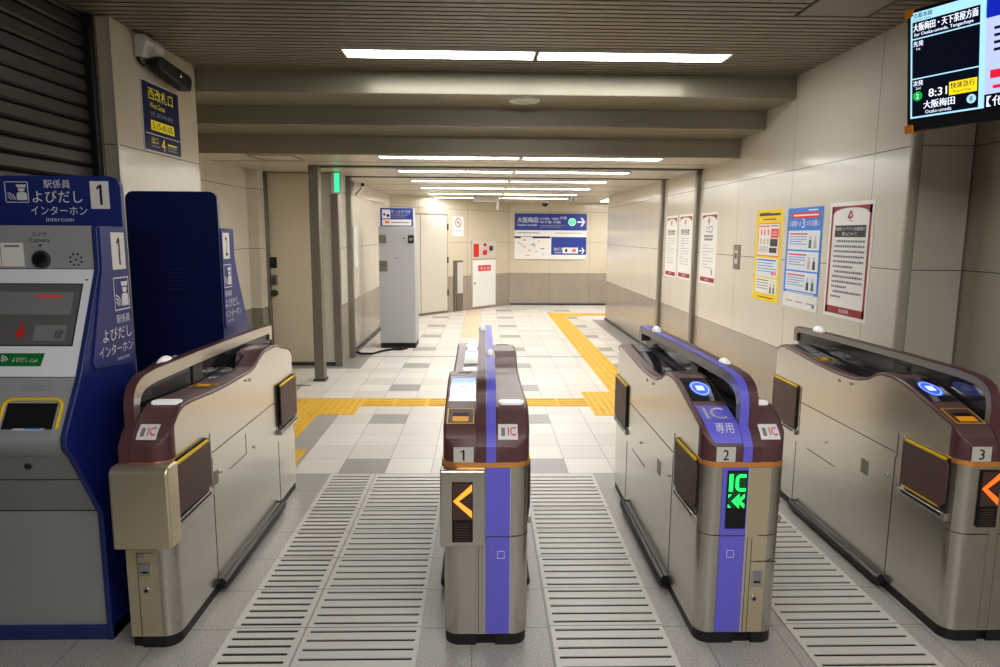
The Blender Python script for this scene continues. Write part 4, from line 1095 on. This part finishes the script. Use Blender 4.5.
# local: +X runs along the screen towards the camera, screen faces local -Y
Wd, Hd = 1.30, .475
MB().box(0, Wd, .004, .09, 0, Hd, 'black').build('housing', t, bevel=.006)
MB().box(.02, Wd-.01, .0, .006, .048, Hd-.012, 'scr_black').build('screen', t, smooth=False)
R = (1,0,0); Z = (0,0,1); b = MB()
def q(x0, z0, x1, z1, mt, off=.002): b.quad((x0, 0, z0), R, Z, x1-x0, z1-z0, mt, off)
L0, L1 = .020, .283; zt = Hd-.015; zb = .052
q(L0, zt-.036, L1+.022, zt, 'scr_cyan'); q(L0, zb, L0+.007, zt, 'scr_cyan'); q(L0, zb, L1+.02, zb+.007, 'scr_cyan'); q(L1, zb, L1+.022, zt, 'scr_cyan')
q(L0, zt-.103, L1, zt-.098, 'scr_cyan'); q(L0, zt-.256, L1, zt-.251, 'scr_cyan')
b.text('京都本線', (L0+.011, 0, zt-.023), R, Z, .075, .019, 'scr_text_dark', .003, .05); b.text('Kyoto Line', (L0+.011, 0, zt-.035), R, Z, .07, .010, 'scr_text_dark', .003)
b.text('大阪梅田・天下茶屋方面', (L0+.011, 0, zt-.073), R, Z, .245, .031, 'scr_white', .003, .06); b.text('for Osaka-umeda, Tengachaya', (L0+.015, 0, zt-.094), R, Z, .225, .016, 'scr_white', .003, .05)
b.text('先発', (L0+.012, 0, zt-.130), R, Z, .040, .021, 'scr_white', .003, .06); b.text('1st', (L0+.024, 0, zt-.144), R, Z, .016, .010, 'scr_white', .003)
b.text('次発', (L0+.012, 0, zt-.282), R, Z, .040, .021, 'scr_white', .003, .06); b.text('2nd', (L0+.022, 0, zt-.296), R, Z, .02, .010, 'scr_white', .003)
b.cyl((L0+.030, -.002, zt-.322), .019, (0,-1,0), .0006, 'scr_green', 24); b.text('2', (L0+.0245, 0, zt-.332), R, Z, .011, .020, 'scr_white', .0036)
b.text('8:31', (L0+.075, 0, zt-.333), R, Z, .072, .031, 'scr_white', .003, .05)
q(L0+.155, zt-.340, L0+.258, zt-.290, 'scr_yellow', .003); b.text('快速急行', (L0+.161, 0, zt-.317), R, Z, .090, .023, 'scr_text_dark', .004, .06); b.text('Rapid Exp.', (L0+.172, 0, zt-.335), R, Z, .068, .012, 'scr_text_dark', .004)
b.text('大阪梅田', (L0+.055, 0, zt-.376), R, Z, .122, .031, 'scr_white', .003, .06); b.text('Osaka-umeda', (L0+.062, 0, zt-.395), R, Z, .103, .014, 'scr_white', .003)
b.cyl((L0+.238, -.002, zt-.366), .017, (0,-1,0), .0006, 'scr_cyan', 20); b.text('8', (L0+.232, 0, zt-.376), R, Z, .012, .02, 'scr_text_dark', .0036)
q(L1+.02, zt-.09, Wd-.012, zt, 'scr_blue'); q(L1+.02, .10, Wd-.012, zt-.09, 'scr_lilac'); q(L1+.02, zb-.002, Wd-.012, .10, 'scr_black')
for i in range(4): q(L1+.05, .325-i*.025, L1+.30, .335-i*.025, 'scr_text_dark', .003)
q(L1+.04, .155, L1+.12, .185, 'scr_red', .003); q(L1+.05, .118, L1+.2, .13, 'scr_red', .003)
b.text('【他社線】', (L1+.03, 0, zb+.003), R, Z, .20, .038, 'scr_white', .003, .015)
b.build('screen_picture', t, smooth=False, fix=False)
for (x0, x1, z0, z1) in ((-.006,.030,Hd-.028,Hd+.006),(-.006,.030,-.006,.028),(Wd-.030,Wd+.006,Hd-.028,Hd+.006),(Wd-.030,Wd+.006,-.006,.028)):
    b = MB(); lft = x0 < 0
    b.box(x0, x1, -.004, .094, z0 if z0 > .2 else z0, z1, 'orange_guard')
    o = b.build('corner_guard', t, bevel=.004)
    md = None
for x in (.35, 1.0): MB().cyl((x, .05, Hd), .02, (0,0,1), ZC-A.z-Hd, 'dark_steel', 16).build('ceiling_pole', t)

# ------------------------------------------------------------------ steel box at the left wall with its sign
t = thing('ticket_machine', 'tall pale grey free-standing machine cabinet against the left passage wall', 'machine cabinet', (-1.18, 9.36, 0))
MB().box(-.245, .245, 0, .45, .07, 1.665, 'box_grey').build('cabinet', t, bevel=.008)
MB().box(-.24, .24, .005, .44, 0, .07, 'black').build('plinth', t)
MB().box(-.245, -.14, -.005, .001, 1.445, 1.555, 'steel_post').build('upper_plate', t, bevel=.002)
b = MB(); b.box(-.245, -.13, -.006, .001, 1.062, 1.21, 'steel_post'); b.box(-.185, -.175, -.012, -.005, 1.15, 1.16, 'black'); b.box(-.16, -.15, -.012, -.005, 1.12, 1.13, 'black'); b.build('lock_plate', t, bevel=.002)
MB().box(.155, .232, -.008, .001, 1.448, 1.555, 'black').cyl((.193,-.008,1.50), .022, (0,-1,0), .003, 'text_grey', 14).build('intercom_unit', t)
MB().cyl((.095, 0, 1.513), .012, (0,-1,0), .004, 'dark_steel').build('keyhole', t); MB().box(-.03, .02, -.001, .001, 1.235, 1.247, 'text_grey').build('makers_mark', t)
t = thing('direction_sign', 'small blue and white sign board on top of the grey machine cabinet', 'sign', (-1.175, 9.37, 1.665))
MB().box(-.225, .235, 0, .12, 0, .255, 'offwhite').box(-.222, .218, -.004, 0, .008, .25, 'sign_blue').build('board', t, smooth=False)
b = MB(); b.quad((-.198,-.004,.112), R, Z, .112, .118, 'text_white', .001); b.cyl((-.168,-.0055,.165), .016, (0,-1,0), .0005, 'sign_navy', 14); b.cyl((-.118,-.0055,.150), .02, (0,-1,0), .0005, 'sign_navy', 14)
b.text('きっぷうりば', (-.075, -.004, .190), R, Z, .26, .036, 'text_white', .0012, .02)
for i in range(3): b.quad((-.075,-.004,.168-i*.022), R, Z, .25-.03*i, .010, 'text_grey', .0012)
b.quad((-.198,-.004,.018), R, Z, .395, .082, 'paper', .001); b.quad((-.16,-.004,.045), R, Z, .06, .035, 'orange_red', .0016); b.quad((-.08,-.004,.052), R, Z, .24, .012, 'text_grey', .0016)
b.build('lettering', t, smooth=False, fix=False)
b = MB(); b.tube([(-1.67,8.95,.012),(-1.60,8.84,.012),(-1.45,8.85,.012),(-1.36,9.05,.012),(-1.24,9.18,.014),(-1.12,9.16,.014),(-1.05,9.26,.014),(-1.14,9.30,.014),(-1.25,9.27,.014)], .014, 'black', 8)
tag(b.build('power_cable'), 'black cable lying on the floor before the grey machine cabinet', 'cable')
b = MB(); b.box(-1.699, -1.692, 9.02, 9.27, 1.13, 1.66, 'paper'); tag(b.build('wall_notice', smooth=False), 'plain white notice on the left wall beside the grey machine cabinet', 'notice')

# exit sign and wall light
t = thing('exit_sign', 'narrow green lit exit sign seen edge-on at the top of the steel jamb', 'exit sign', (-1.69, 8.0, 2.03))
MB().box(-.065, .065, 0, .05, 0, .235, 'offwhite').build('housing', t, bevel=.004)
b = MB(); b.box(-.02, .036, -.004, 0, .012, .225, 'exit_green'); b.build('lit_face', t)
t = thing('security_camera', 'white twin-headed camera on the left wall beside the green exit sign', 'camera', (-1.66, 8.75, 2.13))
b = MB(); b.prism([(-.03,-.06),(.06,.04),(.06,.09),(-.03,.0)], 'Y', -.06, .06, 'offwhite'); b.build('upper_body', t, bevel=.006)
b = MB(); b.prism([(.05,-.10),(.14,-.01),(.14,.03),(.05,-.06)], 'Y', -.04, .05, 'offwhite'); b.build('lower_body', t, bevel=.006)
MB().box(-.04, .02, -.02, .02, -.02, .10, 'dark_steel').build('mount', t)
MB().cyl((.145, 0, .05), .022, (0,-1,0), .03, 'black', 14).build('lens', t)

# ------------------------------------------------------------------ angled back wall: door, niche, cabinet, sign
AX = Vector((1, 1.2, 0)).normalized(); rz = math.atan2(1.2, 1)
def on_ang(x): return (x, 14.56+1.2*x, 0)
K = sqrt(1+1.44)
t = thing('steel_door', 'pale grey narrow service door in the angled back wall', 'door', on_ang(-1.03), rotz=rz)
hw = .29*K
MB().box(-hw-.03, hw+.03, -.015, .02, 0, 1.96, 'steel_post').build('door_frame', t, bevel=.003); dl = MB().box(-hw, hw, -.03, -.012, .05, 1.93, 'door_paint').build('door_leaf', t, bevel=.003)
for z in (.35, 1.0, 1.65): MB().box(hw-.01, hw+.02, -.045, -.028, z, z+.12, 'dark_steel').build('hinge', t)
MB().box(-hw+.15, -hw+.16, -.032, -.029, .05, 1.93, 'seam').build('leaf_joint', t)
t = thing('no_smoking_sign', 'small white notice with red ring on the angled back wall', 'sign', on_ang(-.518), rotz=rz)
t.location.z = 1.527; hw = .105*K
MB().box(-hw, hw, -.008, 0, 0, .395, 'paper').build('board', t, smooth=False)
b = MB(); c = (0, -.0085, .27); n = 28
for i in range(n):
    a0, a1 = 2*pi*i/n, 2*pi*(i+1)/n; b.poly([(c[0]+r*cos(a), c[1], c[2]+r*sin(a)) for r, a in ((.075,a0),(.095,a0),(.095,a1),(.075,a1))], 'red')
b.poly([(-.062,-.009,.322),(-.05,-.009,.334),(.062,-.009,.218),(.05,-.009,.206)], 'red'); b.box(-.05,.04,-.0095,-.0085,.26,.278,'poster_dark')
b.box(-.07,-.03,-.0095,-.008,.10,.125,'text_grey'); b.box(.03,.07,-.0095,-.008,.10,.125,'text_grey'); b.build('ring_symbol', t, smooth=False, fix=False)
t = thing('wall_niche', 'narrow steel standpipe niche left of the white hydrant cabinet', 'niche', on_ang(-.525), rotz=rz)
hw = .085*K
MB().box(-hw, hw, -.03, .0, .02, 1.04, 'steel_post').build('frame', t, bevel=.004); MB().box(-hw*.35, hw*.9, -.04, -.03, .37, 1.0, 'offwhite').build('cover', t, bevel=.003); MB().box(-hw*.6, hw*.8, -.045, -.03, .06, .34, 'steel_post').build('lower_box', t, bevel=.003)
t = thing('hydrant_cabinet', 'white fire hydrant cabinet with red fittings on the angled back wall', 'hydrant cabinet', on_ang(-.008), rotz=rz)
hw = .252*K
MB().box(-hw, hw, -.04, 0, .04, 1.44, 'door_paint').build('cabinet', t, bevel=.006); MB().box(-hw, hw, -.046, -.039, 1.045, 1.053, 'seam').build('joint', t)
MB().box(-hw+.02, hw-.02, -.046, -.04, .06, 1.03, 'white').build('hose_door', t, bevel=.003)
b = MB(); b.box(-.13*K-.15, -.13*K-.0+.0, -.055, -.04, 1.10, 1.37, 'red'); b.build('red_plate', t, bevel=.003)
MB().cyl((.0, -.04, 1.19), .055, (0,-1,0), .03, 'red', 20).build('alarm_button', t); MB().cyl((.0, -.04, 1.35), .032, (0,-1,0), .03, 'red', 16).build('alarm_lamp', t); MB().cyl((.135*K, -.04, 1.275), .055, (0,-1,0), .02, 'dark_steel', 20).build('bell', t)
b = MB(); b.box(-.135*K, .13*K, -.05, -.045, .80, .92, 'red'); lp = b.build('name_plate', t); MB().text('消火栓', (-.115*K, -.0502, .825), (1,0,0), (0,0,1), .23*K, .07, 'text_white').build('lettering', lp, smooth=False)
MB().cyl((-hw+.07, -.046, .55), .02, (0,-1,0), .01, 'dark_steel').build('handle', t)

# ------------------------------------------------------------------ direction board on the back wall
yb = 15.235
t = thing('direction_sign', 'large blue platform direction sign with green circle and arrow on the back wall', 'sign', (.685, yb, 1.03))
Zs = -1.03
MB().box(0, 1.60, -.03, 0, 0, 1.0, 'paper').build('board', t, smooth=False)
b = MB(); fy = -.0305
def q2(x0, z0, x1, z1, mt, off=.001): b.quad((x0, fy, z0), R, Z, x1-x0, z1-z0, mt, off)
q2(0,.635,1.60,1.0,'sign_blue'); q2(0,.46,.80,.50,'sign_navy'); q2(.82,.10,1.60,.49,'sign_blue')
b.text('大阪梅田', (.06, fy, .80), R, Z, .46, .12, 'text_white', .002, .02); b.text('Osaka-umeda', (.06, fy, .73), R, Z, .44, .045, 'text_white', .002)
b.text('天下茶屋・河原町', (.56, fy, .86), R, Z, .42, .05, 'text_white', .002, .02); b.text('北千里 方面', (.56, fy, .79), R, Z, .46, .05, 'text_white', .002, .02); b.text('方面', (1.0, fy, .88), R, Z, .15, .06, 'text_white', .002, .02)
q2(.56,.735,1.12,.75,'text_grey',.002); q2(.56,.70,1.02,.715,'text_grey',.002)
b.cyl((1.275, fy-.001, .82), .088, (0,-1,0), .001, 'poster_tint', 28); b.cyl((1.275, fy-.002, .82), .070, (0,-1,0), .001, 'exit_green', 28); b.text('2', (1.245, fy, .775), R, Z, .06, .09, 'text_white', .004, .02)
def arrow(x, z, s_):
    b.poly([(x,fy-.002,z-.014*s_),(x+.12*s_,fy-.002,z-.014*s_),(x+.12*s_,fy-.002,z+.014*s_),(x,fy-.002,z+.014*s_)], 'text_white')
    for sg in (1,-1): b.poly([(x+.14*s_,fy-.002,z),(x+.09*s_,fy-.002,z+sg*.075*s_),(x+.055*s_,fy-.002,z+sg*.075*s_),(x+.105*s_,fy-.002,z)], 'text_white')
arrow(1.39, .82, 1.25); arrow(1.44, .19, .9)
q2(.05,.57,.55,.585,'text_grey',.002); q2(.9,.57,1.5,.582,'text_grey',.002)
b.text('出口', (.88, fy, .19), R, Z, .17, .07, 'text_white', .002, .02); q2(.90,.14,1.05,.155,'text_white',.002); q2(1.07,.13,1.24,.26,'text_white',.002); q2(1.245,.13,1.42,.26,'poster_tint',.002)
b.quad((1.13, fy, .16), R, Z, .05, .07, 'poster_dark', .003); b.quad((1.29, fy, .16), R, Z, .08, .07, 'orange_red', .003)
rnd = random.Random(3)
for i in range(16): x = rnd.uniform(.05,.7); z = rnd.uniform(.06,.42); q2(x, z, x+rnd.uniform(.03,.10), z+.012, 'text_grey', .002)
q2(.36,.30,.44,.36,'poster_tint',.002); q2(.55,.12,.68,.16,'poster_tint',.002); q2(.14,.462,.40,.49,'text_white',.002)
b.build('lettering', t, smooth=False, fix=False)

# ------------------------------------------------------------------ light, world, camera
def lamp(x, y, z, sx, sy, power, tilt=0, col=(1,.985,.96)):
    l = bpy.data.lights.new('fill_lamp', 'AREA'); l.shape = 'RECTANGLE'; l.size = sx; l.size_y = sy; l.energy = power; l.color = col
    o = bpy.data.objects.new('fill_lamp', l); COL.objects.link(o); o.location = (x, y, z); o.rotation_euler = (radians(tilt), 0, 0); return o
lamp(.5, .9, ZC-.02, 2.5, .2, 25); lamp(.5, -1.6, ZC-.02, 2.5, .2, 42, 25)  # added front fill behind the camera, out of frame; not visible fixtures
w = bpy.data.worlds.new('World'); S.world = w; w.use_nodes = True
w.node_tree.nodes['Background'].inputs[0].default_value = (.9, .93, 1., 1); w.node_tree.nodes['Background'].inputs[1].default_value = .15

cam = bpy.data.cameras.new('Camera'); co = bpy.data.objects.new('Camera', cam); COL.objects.link(co)
cam.sensor_width = 36; cam.lens = 36*.680; cam.clip_start = .05
fw = Vector((0.02465442784023471, 0.9891355405212344, -0.14492426182539722)); rt = Vector((0.9996912677624832, -0.02394624487413414, 0.006629216836652727)); up = Vector((-0.0030868021170808706, 0.1450429585819099, 0.9894205434588959))
co.matrix_world = Matrix(((rt.x, up.x, -fw.x, 0), (rt.y, up.y, -fw.y, 0), (rt.z, up.z, -fw.z, 1.58), (0,0,0,1)))
S.camera = co
S.view_settings.view_transform = 'Standard'; S.view_settings.look = 'Medium High Contrast'; S.view_settings.exposure = 0.35
S.cycles.use_denoising = True
S.cycles.max_bounces = 8; S.cycles.diffuse_bounces = 5; S.cycles.glossy_bounces = 4
S.cycles.sample_clamp_indirect = 8
